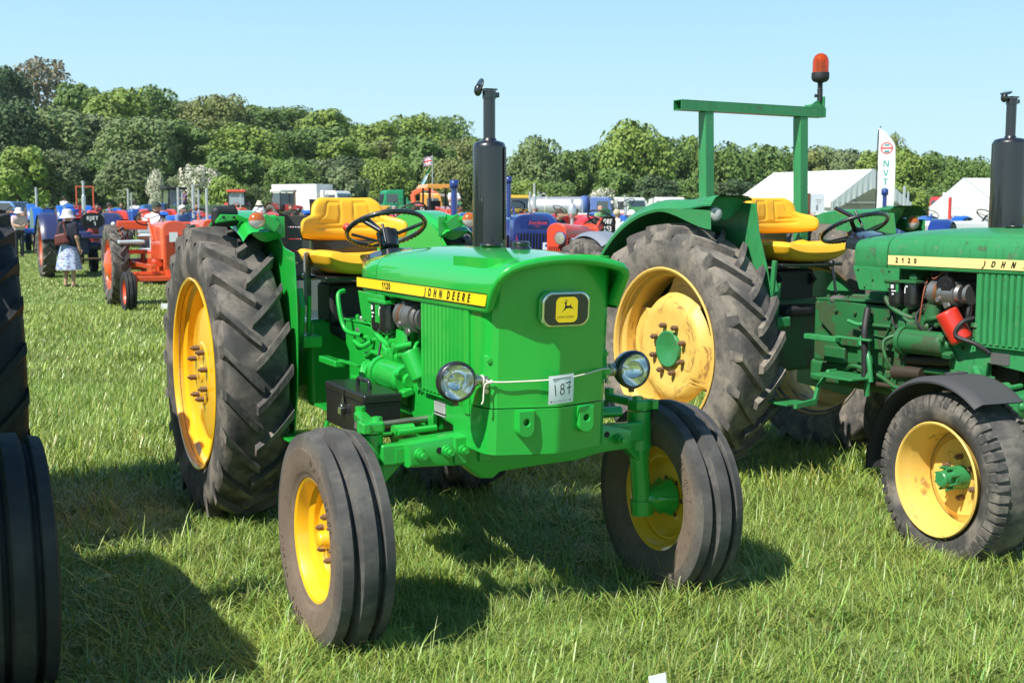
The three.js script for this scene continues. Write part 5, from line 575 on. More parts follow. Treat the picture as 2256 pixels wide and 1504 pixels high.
  vintage('red_tractor', 'red tractor with a union flag over its bonnet left of the yellow seat', { p: spot(672, 30), turn: A, c: REDT, H: 1.42, W: .25, group: reds });
  { const t = scene.children[scene.children.length - 1]; const fl = canvasTex(256, 160, (x, w, h) => { x.fillStyle = '#2b3f86'; x.fillRect(0, 0, w, h); const line = (a, b, c, d, s, k) => { x.strokeStyle = s; x.lineWidth = k; x.beginPath(); x.moveTo(a, b); x.lineTo(c, d); x.stroke(); }; line(0, 0, w, h, '#fff', 34); line(w, 0, 0, h, '#fff', 34); line(0, 0, w, h, '#d23a44', 12); line(w, 0, 0, h, '#d23a44', 12); line(w / 2, 0, w / 2, h, '#fff', 56); line(0, h / 2, w, h / 2, '#fff', 56); line(w / 2, 0, w / 2, h, '#d23a44', 32); line(0, h / 2, w, h / 2, '#d23a44', 32); }); GEO.union = fl; part('flag_cover', [grid(12, 8, (u, v) => { const a = Math.PI * u; return [-.29 * Math.cos(a), 1.20 + .27 * Math.sin(a), .22 - .8 * v]; })], std(lin(1, 1, 1), .8, { map: fl }), t); part('flag_drape', [grid(8, 6, (u, v) => [-.28 + .56 * u, 1.40 - .5 * v, .27 + .02 * Math.sin(u * 9)])], std(lin(1, 1, 1), .8, { map: fl }), t); }
  vintage('red_tractor', 'red tractor behind the tall blue capped pipe with a silver silencer', { p: spot(1160, 33), turn: -.9, c: REDT, H: 1.55, W: .25, ex: { h: 2.35, r: .028, sil: .45, m: SILVER }, group: reds });
  vintage('red_tractor', 'red tractor half hidden behind the weathered tractor seat', { p: spot(1712, 17), turn: A, c: gloss([.72, .06, .03]), H: 1.42, W: .24, bars: 0 });
  vintage('blue_tractor', 'blue tractor behind the weathered green fender with a capped blue pipe', { p: spot(1955, 20), turn: -.5, c: FBLUE, rim: OR, H: 1.40, ex: { h: 1.94, r: .035, cap: true, m: FBLUE, x: -.1 } });
  { const w = vintage('white_tractor', 'white tractor in side view with a red side stripe, right of the beacon and tents', { p: spot(2062, 23), turn: -1.15, c: WHITE, rim: WHITE, H: 1.42, W: .25, sq: true, hb: 1.15, gd: .3, em: M.dark, hoodL: 1.25, fw: .36, ex: { h: 1.86, r: .03, m: REDT, z: -.3, x: .05 } }); part('side_stripe', [panel(1.0, .06, [.253, 1.24, -.42], [0, Math.PI / 2, 0])], std(lin(1, 1, 1), .5, { map: canvasTex(512, 32, x => { x.fillStyle = '#c8544a'; x.fillRect(0, 0, 512, 32); x.fillStyle = '#f5f0ea'; x.font = 'bold 24px sans-serif'; x.fillText('DAVID BROWN   SELECTAMATIC  990', 8, 25); }) }), w); }
  { // a green bonnet leaning up behind the fender top
    const t = vintage('green_vintage_tractor', 'old dull green tractor whose faded bonnet shows above the weathered fender', { p: spot(1452, 33), turn: .7, c: GREENT, H: 1.74, W: .24, taper: true, fender: 'none', rs: .8 }); }
}
{ // more of the parked rows, each a copy of one already built, under its own description
  const by = s => scene.children.find(c => c.userData.label?.startsWith(s)), A = .467, g = 'tractors in the far parked rows';
  const red = by('red tractor half hidden'), blue = by('bright blue tractor with two upright'), org = by('second bright orange'), old = by('old dull green');
  for (const [s, px, d, turn, label] of [[red, 250, 47, A, 'far red tractor just left of the man in the white shirt and cap'], [blue, 300, 54, A, 'far bright blue tractor behind the orange steering wheel'], [red, 365, 50, A, 'far red tractor between the capped man and the grey-haired man'], [blue, 415, 43, A, 'far bright blue tractor just right of the grey-haired man'], [red, 498, 44, A, 'far red tractor behind the black work lamp'], [org, 533, 60, A, 'far orange tractor behind the child in pink'], [red, 596, 41, A, 'far red tractor below the white-roofed cab tractor'], [blue, 735, 48, A, 'far blue tractor hidden behind the top of the yellow seat'], [red, 792, 38, -.9, 'far red tractor just right of the yellow seat back'], [red, 880, 36, A, 'far red tractor between the plate 857 CUT and the white-shirted man'], [old, 905, 46, A, 'far dull green tractor beneath the orange lorry body'], [red, 935, 42, -1.1, 'far red tractor below the orange lorry headboard'], [red, 1108, 42, -.7, 'far red tractor seen just right of the black silencer'], [blue, 1190, 46, A, 'far bright blue tractor behind the yellow implement'], [org, 1290, 52, A, 'far orange tractor in front of the tank lorry'], [blue, 1395, 56, .9, 'far bright blue tractor left of the white lorries'], [red, 1440, 60, A, 'far red tractor above the weathered fender'], [blue, 2000, 34, -.9, 'far blue tractor in front of the right-hand marquee'], [red, 1840, 40, A, 'far red tractor in front of the open gable of the large marquee']]) dup(s, s.name.replace(/_\d+$/, ''), label, spot(px, d), turn, g);
}
// ---------------------------------------------------------------- modern cab tractors, lorries, cars, trailers
const GLASSD = phy([.06, .075, .08], .05, { clearcoat: 1 }), GLASSL = phy([.25, .32, .34], .05, { clearcoat: 1 });
function cabTractor(name, label, px, d, turn, body, roof, o = {}) {
  const t = thing(name, label, 'tractor', spot(px, d), turn); const mk = (par, g, mat, s, n) => { const m = new THREE.Mesh(g, mat); m.name = numbered(n); m.scale.setScalar(s); m.castShadow = true; par.add(m); };
  for (const s of [-1, 1]) { const w = sub('rear_wheel', t, [s * .8, .84, -2.2]); mk(w, s < 0 ? GEO.vRearM : GEO.vRear, M.rubber, 1.2, 'tyre'); mk(w, s < 0 ? GEO.vRimM : GEO.vRim, o.rim || body, 1.2, 'rim'); const f = sub('front_wheel', t, [s * .74, .56, 0]); mk(f, s < 0 ? GEO.vRearM : GEO.vRear, M.rubber, .8, 'tyre'); mk(f, s < 0 ? GEO.vRimM : GEO.vRim, o.rim || body, .8, 'rim'); }
  part('bonnet', [ext([[.35, .95], [.40, 1.35], [.25, 1.55], [-1.2, 1.68], [-1.2, .95]], .62, 'zy', 0, .06)], body, t); part('grille', [bx(.46, .36, .02, [0, 1.2, .40], [-.12, 0, 0], .02)], M.dark, t);
  for (const s of [-1, 1]) part('headlamp', [bx(.14, .09, .02, [s * .2, 1.32, .395], [-.2, 0, 0], .02)], M.white, t);
  part('chassis', [bx(.5, .5, 2.6, [0, .8, -1.1], [0, 0, 0], .05), cyl([-.7, .84, -2.2], [.7, .84, -2.2], .14, .14, 14), cyl([-.66, .56, 0], [.66, .56, 0], .09, .09, 12)], M.dark, t);
  if (o.cab !== false) { const c = sub('cab', t); part('cab_frame', [[-1, 1].map(s => [bar([s * .62, 1.1, -1.25], [s * .58, 2.55, -1.35], .07, .07), bar([s * .72, 1.2, -2.45], [s * .62, 2.55, -2.35], .07, .07), bx(.06, .06, 1.1, [s * .64, 1.15, -1.8])]), bx(1.3, .12, .08, [0, 1.2, -1.25])], o.post || M.dark, c); part('cab_glass', [bx(1.14, 1.3, .02, [0, 1.85, -1.30], [-.06, 0, 0]), [-1, 1].map(s => bx(.02, 1.3, 1.0, [s * .62, 1.85, -1.83], [0, 0, s * .03])), bx(1.14, 1.2, .02, [0, 1.85, -2.38])], o.glass || GLASSL, c); }
  else { const c = sub('canopy_frame', t); for (const s of [-1, 1]) { part('post', [bar([s * .5, 1.2, -1.3], [s * .5, 2.45, -1.3], .09, .09)], M.matt, c); part('post', [bar([s * .5, 1.2, -2.3], [s * .5, 2.45, -2.3], .07, .07)], M.matt, c); } }
  part('roof', [o.cab === false ? ext([[-.75, 2.44], [.75, 2.44], [.62, 2.60], [-.62, 2.60]], 1.5, 'xy', -1.8, .02) : bx(1.42, .20, 1.45, [0, 2.65, -1.82], [0, 0, 0], .07)], roof, t);
  for (const s of [-1, 1]) part('fender', [grid(4, 14, (u, v) => { const a = .5 + 2.2 * v; return [s * (.55 + .42 * u), .84 + .95 * Math.sin(a), -2.2 + .95 * Math.cos(a)]; })], body, t);
  if (o.ex) part('exhaust', [cyl([.42, 1.5, -.95], [.42, 2.75, -.95], .06, .05, 12)], o.ex, t); part('seat', [bx(.5, .12, .5, [0, 1.4, -1.95], [0, 0, 0], .04), bx(.5, .55, .1, [0, 1.65, -2.2], [0, 0, 0], .04)], M.matt, t); return t;
}
cabTractor('blue_cab_tractor', 'large blue tractor with a dark cab and pale wheels in front of the white hawthorns', 322, 80, 2.0 - Math.PI * .95, phy([.04, .14, .38], .4, { clearcoat: .6 }), M.matt, { rim: std([.6, .58, .5], .6), glass: GLASSD });
cabTractor('red_cab_tractor', 'small red cab tractor with red roof at the foot of the bank', 517, 92, .12, gloss([.58, .06, .035]), gloss([.68, .07, .035]), {});
cabTractor('white_roof_tractor', 'dark red cab tractor with a white roof left of the white box lorry', 655, 88, .75, DKRED, WHITE, { ex: M.rusty, glass: GLASSD });
cabTractor('canopy_tractor', 'black-posted tractor under an orange sunshade roof behind the red tractors', 992, 50, .35, gloss([.5, .06, .03]), gloss([.82, .36, .04]), { cab: false, post: M.matt });
const SMALLW = join([crease(lat([[.22, .1], [.36, .11], [.42, .09], [.44, .05], [.44, -.05], [.42, -.09], [.36, -.11], [.22, -.1]], 24, 'x'), .5)]), HUBW = lat([[.22, .09], [.2, .05], [.08, .08], [0, .08]], 20, 'x');
function wheels(t, list, r = .44) { for (const [x, z] of list) { const w = sub('wheel', t, [x, r, z]); const k = r / .44; for (const [g, m, n] of [[SMALLW, M.rubber2, 'tyre'], [HUBW, M.steel, 'rim']]) { const q = new THREE.Mesh(g, m); q.name = numbered(n); q.scale.setScalar(k); if (x < 0 && n == 'rim') q.rotation.y = Math.PI; w.add(q); } } }
function lorry(name, label, px, d, turn, cabM, o = {}) { // +z forwards, cab at the front
  const t = thing(name, label, 'lorry', spot(px, d), turn), L = o.L || 6, bl = L - 1.9;
  wheels(t, [[-.9, -.9], [.9, -.9], [-.9, -L + 1.0], [.9, -L + 1.0], [-.9, -L + 2], [.9, -L + 2]], .46);
  const c = sub('cab', t); part('cab_shell', [ext([[0, .55], [.02, 1.4], [-.18, 2.45], [-.35, 2.62], [-1.7, 2.66], [-1.75, .55]], 2.2, 'zy', 0, .08)], cabM, c); part('windscreen', [panel(1.9, .85, [0, 1.94, -.075], [-.19, 0, 0])], GLASSD, c); for (const s of [-1, 1]) part('side_window', [panel(.9, .7, [s * 1.106, 1.95, -.75], [0, s * Math.PI / 2, 0])], GLASSD, c); part('grille', [bx(1.5, .45, .03, [0, 1.0, .03])], M.dark, c); for (const s of [-1, 1]) part('headlamp', [bx(.26, .18, .03, [s * .82, .78, .03])], M.white, c);
  part('chassis', [bx(.9, .25, L - .6, [0, .72, -L / 2])], M.dark, t);
  if (o.box) part('box_body', [bx(2.4, o.box, bl, [0, 1.05 + o.box / 2, -1.95 - bl / 2], [0, 0, 0], .03), [1, 2].map(k => bx(2.41, o.box - .05, .02, [0, 1.05 + o.box / 2, -1.95 - bl * k / 3]))], o.bm || WHITE, t);
  if (o.flat) { part('flat_bed', [bx(2.4, .18, bl, [0, 1.12, -1.95 - bl / 2], [0, 0, 0], .02)], o.bm || cabM, t); for (let k = 0; k < 4; k++) for (const s of [-1, 1]) part('side_panel', [bx(.05, .55, bl / 4 - .05, [s * 1.18, 1.48, -1.95 - bl * (k + .5) / 4], [0, 0, 0], .01)], o.bm || cabM, t); part('headboard', [bx(2.3, .9, .06, [0, 1.6, -1.98])], o.bm || cabM, t); }
  if (o.tank) { part('tank', [xf(lat([[0, -bl / 2 - .12], [.55, -bl / 2 - .06], [.80, -bl / 2], [.82, -bl / 2 + .05], [.82, bl / 2 - .05], [.80, bl / 2], [0, bl / 2 + .05]], 36), [0, 1.85, -2 - bl / 2], [Math.PI / 2, 0, 0])], std([.42, .43, .47], .5, { metalness: .55 }), t); for (const k of [.0, .28]) part('tank_band', [xf(new THREE.TorusGeometry(.825, .04, 8, 36), [0, 1.85, -2 - bl + .05 + bl * k])], std([.7, .66, .55], .5), t); part('ladder', [[-1, 1].map(s => bx(.03, 1.2, .03, [.86, 1.6, -1.5 - bl + s * .18])), [0, 1, 2, 3, 4].map(k => bx(.03, .03, .36, [.86, 1.1 + k * .25, -1.5 - bl]))], SILVER, t); part('hatch_rail', [tub([[.3, 2.6, -1.2 - bl], [.3, 3.0, -1.3 - bl], [-.3, 3.0, -1.3 - bl], [-.3, 2.6, -1.2 - bl]], .03), tub([[.3, 2.6, -1.9 - bl + 1.3], [.3, 2.95, -1.9 - bl + 1.0], [.3, 2.65, -1.9 - bl + .6]], .03)], SILVER, t); part('tank_cowl', [xf(lat([[0, 0], [.88, 0], [.90, .05], [.90, .55], [0, .55]], 32), [0, 1.85, -2.5], [Math.PI / 2, 0, 0])], cabM, t); part('name_board', [panel(1.0, .22, [.905, 2.0, -2.22], [0, Math.PI / 2, 0])], M.white, t); }
  if (o.crane) part('crane', [bar([0, 1.2, -2.4], [0, 2.6, -2.6], .3, .3, .03), bar([0, 2.6, -2.6], [.1, 3.1, -1.6], .32, .34, .05), bar([.1, 3.1, -1.7], [.2, 2.5, .1 - 1.95 + 1.2], .24, .26, .04)], o.crane, t); return t;
}
function car(name, label, px, d, turn, m, o = {}) {
  const t = thing(name, label, o.cat || 'car', spot(px, d), turn), v = o.van ? [[0, .4], [.02, .85], [-.9, 1.15], [-1.5, 1.9], [-4.6, 1.95], [-4.7, .4]] : o.suv ? [[0, .45], [.02, .9], [-1.1, 1.05], [-1.6, 1.70], [-4.0, 1.75], [-4.4, 1.1], [-4.45, .45]] : [[0, .35], [0, .75], [-1.1, .92], [-1.75, 1.42], [-3.0, 1.44], [-3.8, .98], [-4.2, .9], [-4.2, .35]];
  part('body', [ext(v, 1.7, 'zy', 0, .08)], m, t); const w = o.van ? [[-.98, 1.18], [-1.52, 1.82], [-2.4, 1.82], [-2.4, 1.18]] : o.suv ? [[-1.25, 1.08], [-1.68, 1.62], [-3.9, 1.66], [-4.15, 1.12]] : [[-1.3, .94], [-1.8, 1.36], [-2.95, 1.37], [-3.55, .98]];
  for (const s of [-1, 1]) part('side_window', [ext(w, .012, 'zy', s * .848)], GLASSD, t); const a = v[2], b = v[3], ang = Math.atan2(a[0] - b[0], b[1] - a[1]); part('windscreen', [panel(1.45, Math.hypot(b[0] - a[0], b[1] - a[1]) * .8, [0, (a[1] + b[1]) / 2 + .01, (a[0] + b[0]) / 2 + .02], [-ang, 0, 0])], GLASSD, t); for (const s of [-1, 1]) part('headlamp', [bx(.3, .14, .03, [s * .6, .7, .0])], M.white, t); wheels(t, [[-.8, -.8], [.8, -.8], [-.8, -3.3], [.8, -3.3]], .32); return t;
}
lorry('box_lorry', 'plain white box lorry behind the yellow seat at the foot of the bank', 762, 97, 1.15, WHITE, { L: 6.2, box: 2.1 });
lorry('white_lorry', 'white lorry cab with an orange flash right of the white box lorry', 800, 104, 1.2, WHITE, { L: 5, flat: true, bm: gloss([.7, .2, .05]) });
lorry('green_lorry', 'green lorry with an open green body in front of the trees', 838, 100, -1.25, phy([.02, .30, .14], .4), { L: 6.5, flat: true, bm: phy([.05, .28, .17], .5) });
lorry('orange_lorry', 'long orange flat lorry carrying an orange crane arm', 985, 88, 1.35, gloss([.80, .30, .02]), { L: 9, flat: true, crane: gloss([.72, .12, .03]), bm: gloss([.80, .30, .02]) });
lorry('blue_white_lorry', 'white and blue lorry cab just left of the orange sunshade tractor', 962, 108, .2, phy([.10, .25, .55], .4), { L: 5, box: 1.6 });
lorry('tank_lorry', 'blue lorry carrying a long dull silver tank, right of the silencer', 1352, 96, 1.38, phy([.10, .17, .42], .45), { L: 6.6, tank: true });
lorry('yellow_lorry', 'yellow lorry cab just right of the black silencer', 1146, 100, .6, gloss([.78, .46, .03]), { L: 5, flat: true });
lorry('white_lorry', 'white lorry with an open frame body right of the tank lorry', 1405, 100, .7, WHITE, { L: 5, flat: true, bm: phy([.08, .10, .40], .5) });
lorry('white_lorry', 'white high-roofed lorry cab against the trees left of the roll bar', 1487, 105, .4, WHITE, { L: 6, box: 1.5 });
lorry('red_lorry', 'red lorry with a round white tank between the two marquees', 2075, 88, -.9, gloss([.55, .04, .04]), { L: 5.5, box: 1.9 });
car('blue_pickup', 'pale blue pickup vehicle behind the bright blue tractors at far left', 96, 72, 1.35, phy([.16, .30, .55], .35, { clearcoat: .8 }), { suv: true });
car('blue_car', 'bright blue car right of the tank lorry', 1352, 88, 1.2, gloss([.03, .20, .62]));
car('white_car', 'white and grey car beside the man in a green shirt', 1372, 72, .9, WHITE);
car('white_van', 'white van roof behind the weathered green fender', 1628, 80, .5, WHITE, { van: true, cat: 'van' });
car('dark_car', 'dark teal car half hidden behind the yellow seat', 816, 70, 1.3, phy([.05, .12, .14], .3, { clearcoat: .8 }));
car('white_car', 'white car behind the dark blue tractor left of the silencer', 1038, 52, .8, WHITE);
{ // dark grey boarded farm trailer behind the seat, dark green tipping trailer far left, yellow implement
  const t = thing('farm_trailer', 'dark grey boarded farm trailer standing behind the main tractor seat', 'trailer', spot(660, 12.6), .467); for (let k = 0; k < 5; k++) part('side_board', [bx(.035, .105, 2.2, [-.55, 1.02 + k * .112, 0], [0, 0, 0], .006)], std([.07 + .012 * (k % 3), .066 + .012 * (k % 3), .062 + .01 * (k % 2)], .8), t); for (let k = 0; k < 5; k++) part('end_board', [bx(1.1, .105, .035, [0, 1.02 + k * .112, 1.1], [0, 0, 0], .006)], std([.075 + .01 * (k % 2), .07 + .01 * (k % 2), .066], .8), t); part('frame', [bx(1.1, .08, 2.2, [0, .92, 0]), [-1, 1].map(s => bx(.07, .66, .07, [s * .5, 1.2, 1.13])), bx(.07, .66, .07, [-.58, 1.2, .3])], M.dark, t); wheels(t, [[-.5, -.3], [.5, -.3]], .42); part('hitch', [cyl([.2, .9, 1.16], [.2, .9, 1.3], .05, .05, 12), bx(.3, .5, .02, [-.3, .66, 1.12])], M.steel, t);
  const g = thing('tipping_trailer', 'dark green tipping trailer behind the blue cab tractor', 'trailer', spot(462, 66), 1.2); part('body', [ext([[-1.8, .9], [-1.9, 1.5], [1.9, 1.5], [1.8, .9]], 2, 'zy', 0, .03)], phy([.03, .07, .04], .6), g); wheels(g, [[-.9, 0], [.9, 0]], .45); part('drawbar', [bar([0, .8, 1.8], [0, .6, 3], .12, .12)], M.dark, g);
  const y = thing('yellow_implement', 'yellow farm implement frame left of the man in navy', 'implement', spot(1208, 52), .3); part('frame', [bx(.9, .12, .12, [0, 1.3, 0]), [-1, 0, 1].map(k => bar([k * .4, 1.3, 0], [k * .34, .1, .3], .1, .1)), bx(.9, .1, .1, [0, .6, .2])], YEL, y); part('tine', [[-1, 0, 1].map(k => tub([[k * .34, .5, .2], [k * .34, .2, .5], [k * .34, .05, .4]], .03))], M.rusty, y);
  const d = thing('dark_implement', 'dark fuel-stained engine on a stand just left of the blue lorry cab', 'engine', spot(880, 60), .5); part('engine', [bx(.8, .6, .6, [0, 1.3, 0], [0, 0, 0], .05), cyl([.45, 1.3, 0], [.6, 1.3, 0], .3, .3, 20)], phy([.07, .09, .25], .5), d); part('stand', [bx(1, .9, .8, [0, .5, 0])], M.dark, d);
}
// ---------------------------------------------------------------- people
const SKIN = std([.50, .29, .20], .6), SHOE = std([.03, .025, .022], .6);
function blob(bones, lo, hi, res, k = .035, zs = 1, cut) {       // tapered capsules joined by a smooth minimum, meshed
  const mc = new MarchingCubes(res, SKIN, false, false, 60000), h = res / 2, f = mc.field; mc.isolation = 0;
  const B = bones.map(b => { const d = [b[3] - b[0], b[4] - b[1], (b[5] - b[2]) * zs]; return [b, d, Math.max(1e-9, d[0] * d[0] + d[1] * d[1] + d[2] * d[2])]; });
  for (let z = 0; z < res; z++) for (let y = 0; y < res; y++) for (let x = 0; x < res; x++) {
    const p = [lo[0] + (hi[0] - lo[0]) * ((x - h) / h + 1) / 2, lo[1] + (hi[1] - lo[1]) * ((y - h) / h + 1) / 2, lo[2] + (hi[2] - lo[2]) * ((z - h) / h + 1) / 2]; let m = 1;
    for (const [b, d, L] of B) { const q = [p[0] - b[0], p[1] - b[1], (p[2] - b[2]) * zs], t = Math.max(0, Math.min(1, (q[0] * d[0] + q[1] * d[1] + q[2] * d[2]) / L)), e = Math.hypot(q[0] - d[0] * t, q[1] - d[1] * t, q[2] - d[2] * t) - (b[6] + (b[7] - b[6]) * t); const w = Math.max(k - Math.abs(m - e), 0) / k; m = Math.min(m, e) - w * w * k * .25; }
    if (cut) m = Math.max(m, cut(p)); if (x < 1 || y < 1 || z < 1 || x > res - 2 || y > res - 2 || z > res - 2) m = Math.max(m, .01); f[x + y * res + z * res * res] = -m;
  }
  mc.update(); const n = mc.count, pos = new Float32Array(n * 3); for (let i = 0; i < n; i++) for (let c = 0; c < 3; c++) pos[i * 3 + c] = lo[c] + (hi[c] - lo[c]) * (mc.positionArray[i * 3 + c] + 1) / 2;
  const g = new THREE.BufferGeometry(); g.setAttribute('position', new THREE.BufferAttribute(pos, 3)); const w = mergeVertices(g, 1e-4); w.computeVertexNormals(); return w;
}
function person(label, px, d, o) {
  const S = (o.h || 1.74) / 1.74, t = thing('person', label, 'person', atDist(px, d), o.turn || 0); t.scale.setScalar(S); if (o.y) t.position.y += o.y;
  const sit = o.sit, hy = .92, lean = o.lean || 0, Z = y => lean * Math.pow(Math.max(0, y - hy) / .6, 1.2) * .45, res = o.res || 36;
  const knee = s => sit ? [s * .13, .88, .42] : [s * .10, .49, .02], ank = s => sit ? [s * .13, .46, .46] : [s * .10, .08, -.01 + s * (o.step || 0)];
  const sh = s => [s * .185, 1.41, Z(1.41)], A = o.arms || ['down', 'down'];
  const arm = s => { const k = A[s < 0 ? 0 : 1], a = sh(s); return k == 'hip' ? [[a[0] + s * .16, 1.17, a[2] - .06], [s * .17, 1.02, Z(1.0) + .06]] : k == 'front' ? [[a[0] + s * .03, 1.16, a[2] + .05], [s * .10, 1.12, a[2] + .30]] : k == 'wheel' ? [[a[0] + s * .05, 1.18, a[2] + .12], [s * .14, 1.22, a[2] + .40]] : [[a[0] + s * .045, 1.14, a[2] - .01], [a[0] + s * .05, .90, a[2] + .06]]; };
  const hz = Z(1.6) + .015, hd = [0, 1.60, hz], bones = [];
  for (const s of [-1, 1]) { const [e, w] = arm(s), a = sh(s), dir = V(w[0] - e[0], w[1] - e[1], w[2] - e[2]).normalize(), hnd = [w[0] + dir.x * .07, w[1] + dir.y * .07, w[2] + dir.z * .07]; bones.push([...a, ...e, .052, .040], [...e, ...w, .038, .027], [...w, ...hnd, .028, .032], [s * .09, hy, 0, ...knee(s), .085, .058], [...knee(s), ...ank(s), .055, .038]); }
  bones.push([-.06, 1.0, 0, -.08, 1.33, Z(1.33), .085, .085], [.06, 1.0, 0, .08, 1.33, Z(1.33), .085, .085], [0, 1.42, Z(1.42), 0, 1.54, hz - .01, .055, .052], [0, 1.575, hz + .015, 0, 1.64, hz - .01, .072, .088], [0, 1.53, hz + .05, 0, 1.545, hz + .055, .03, .03], [0, 1.595, hz + .088, 0, 1.575, hz + .10, .013, .016]);
  const lo = [-.46, -.02, -.46], hi = [.46, 1.80, .72];
  const body = part('body', blob(bones, lo, hi, res + 12, .03), SKIN, t);
  // fingers: five per hand, unequal, slightly curled
  const fg = []; for (const s of [-1, 1]) { const [e, w] = arm(s), dir = V(w[0] - e[0], w[1] - e[1], w[2] - e[2]).normalize(), up = Math.abs(dir.y) > .8 ? V(0, 0, 1) : V(0, 1, 0), sd = V(0, 0, 0).crossVectors(dir, up).normalize(), nr = V(0, 0, 0).crossVectors(sd, dir); for (let k = 0; k < 5; k++) { const th = k == 4, off = th ? .034 : (k - 1.5) * .018, len = [.062, .074, .070, .054, .05][k], p0 = V(...w).addScaledVector(dir, th ? .04 : .085).addScaledVector(sd, off), p1 = p0.clone().addScaledVector(dir, len * .55).addScaledVector(sd, th ? .025 : 0).addScaledVector(nr, -s * .004), p2 = p1.clone().addScaledVector(dir, len * .40).addScaledVector(nr, s * .018); fg.push(cyl(p0.toArray(), p1.toArray(), .0095, .0085, 6), cyl(p1.toArray(), p2.toArray(), .0085, .0065, 6)); } }
  part('fingers', fg, SKIN, body);
  part('ear', [-1, 1].map(s => xf(new THREE.SphereGeometry(.028, 8, 6), [s * .082, 1.59, hz - .005], [0, 0, 0], [.4, 1, .7])), SKIN, body); part('eye', [-1, 1].map(s => xf(new THREE.SphereGeometry(.011, 8, 6), [s * .031, 1.607, hz + .074], [0, 0, 0], [1.2, .7, .6])), M.dark, body); part('mouth', [bx(.045, .008, .01, [0, 1.542, hz + .082], [0, 0, 0], .003)], std([.35, .12, .10], .6), body);
  // clothes
  const tb = [[-.075, 1.02, 0, -.10, 1.35, Z(1.35), .115, .115], [.075, 1.02, 0, .10, 1.35, Z(1.35), .115, .115], [-.13, 1.41, Z(1.41), .13, 1.41, Z(1.41), .07, .07], [0, 1.42, Z(1.42), 0, 1.46, Z(1.45), .075, .066], [-.07, .96, 0, .07, .96, 0, .118, .118]];
  for (const s of [-1, 1]) { const [e, w] = arm(s), a = sh(s), f = o.sleeve == 'long' ? 1 : o.sleeve == 'none' ? .06 : .72; tb.push([...a, a[0] + (e[0] - a[0]) * f, a[1] + (e[1] - a[1]) * f, a[2] + (e[2] - a[2]) * f, .070, .064]); if (f == 1) tb.push([...e, ...w, .054, .044]); }
  part(o.topName || 'shirt', blob(tb, [-.46, .80, -.40], [.46, 1.52, .62], res, .04, 1.12, p => (o.untucked ? .84 : .93) - p[1]), std(o.top, .85), t);
  if (o.bottom == 'skirt') part('skirt', [grid(40, 10, (u, v) => { const a = u * 6.2832, y = .98 - .56 * v, r = .135 + .13 * Math.pow(v, .7) + .012 * v * Math.sin(a * 9); return [r * 1.12 * Math.cos(a), y, r * .92 * Math.sin(a)]; })], o.skirtMat, t);
  else { const f = o.bottom == 'shorts' ? .62 : 1, lb = [[-.08, .93, 0, .08, .93, 0, .118, .118]]; for (const s of [-1, 1]) { const k = knee(s), a = ank(s), h0 = [s * .09, hy, 0]; lb.push([...h0, h0[0] + (k[0] - h0[0]) * (f == 1 ? 1 : .8), h0[1] + (k[1] - h0[1]) * (f == 1 ? 1 : .8), h0[2] + (k[2] - h0[2]) * (f == 1 ? 1 : .8), .098, .075]); if (f == 1) lb.push([...k, ...a, .072, .062]); } part(o.bottom == 'shorts' ? 'shorts' : 'trousers', blob(lb, [-.40, .02, -.30], [.40, 1.08, .66], res, .03, 1, p => p[1] - 1.0), std(o.legs || [.03, .032, .045], .85), t); }
  part('shoes', [-1, 1].map(s => { const a = ank(s); return xf(new THREE.SphereGeometry(.05, 12, 8), [a[0], a[1] - .035, a[2] + .06], [0, 0, 0], [.85, .9, 2.4]); }), SHOE, t);
  if (o.hair) part('hair', [grid(20, 12, (u, v) => { const a = u * 6.2832, e = Math.PI / 2 - v * (1.75 + .55 * Math.max(0, -Math.cos(a)) - .55 * Math.max(0, Math.cos(a))), r = .103; return [r * .93 * Math.cos(e) * Math.sin(a), 1.632 + r * 1.02 * Math.sin(e), hz - .012 + r * 1.06 * Math.cos(e) * Math.cos(a)]; }), o.long ? xf(new THREE.SphereGeometry(.09, 12, 10), [0, 1.50, hz - .06], [0, 0, 0], [1, 1.5, .7]) : []], std(o.hair, .8), t);
  if (o.hat == 'sun') part('hat', [lat([[0, .125], [.06, .122], [.098, .10], [.112, .05], [.118, .0], [.16, -.045], [.178, -.075], [.172, -.078], [.152, -.05], [.108, -.01]], 30, 'y', [0, 1.635, hz - .01])], std(o.hatC, .85), t);
  if (o.hat == 'cap') part('cap', [lat([[0, .112], [.05, .105], [.09, .07], [.106, .01], [.104, -.005]], 24, 'y', [0, 1.635, hz - .01]), ext([...Array(13)].map((_, k) => { const a = Math.PI * k / 12; return [.085 * Math.cos(a), .11 * Math.sin(a)]; }), .008, 'xz', 0).translate(0, 1.638, hz + .075)], std(o.hatC, .85), t);
  if (o.bag) { part('handbag', [pillow(v => .17 * (1 - .25 * v), .24, .10).map(g => xf(g, [.0, .98, -.20], [.1, .35, -.25]))], std([.11, .022, .016], .5), t); part('bag_strap', [tub([[-.10, 1.16, -.19], [-.02, 1.40, -.16], [.05, 1.47, -.06], [.12, 1.40, -.14], [.14, 1.14, -.19]], .012, 6)], std([.16, .04, .025], .5), t); }
  return t;
}
const skirtM = std(lin(1, 1, 1), .85, { map: canvasTex(256, 256, (x) => { x.fillStyle = '#aab6d0'; x.fillRect(0, 0, 256, 256); const f = rng(5); for (let k = 0; k < 260; k++) { x.fillStyle = ['#6a7cae', '#d5dcea', '#8a7288', '#7c8cb8', '#56689c'][k % 5]; x.beginPath(); x.ellipse(f() * 256, f() * 256, 3 + f() * 4, 4 + f() * 5, f() * 3, 0, 7); x.fill(); } }) });
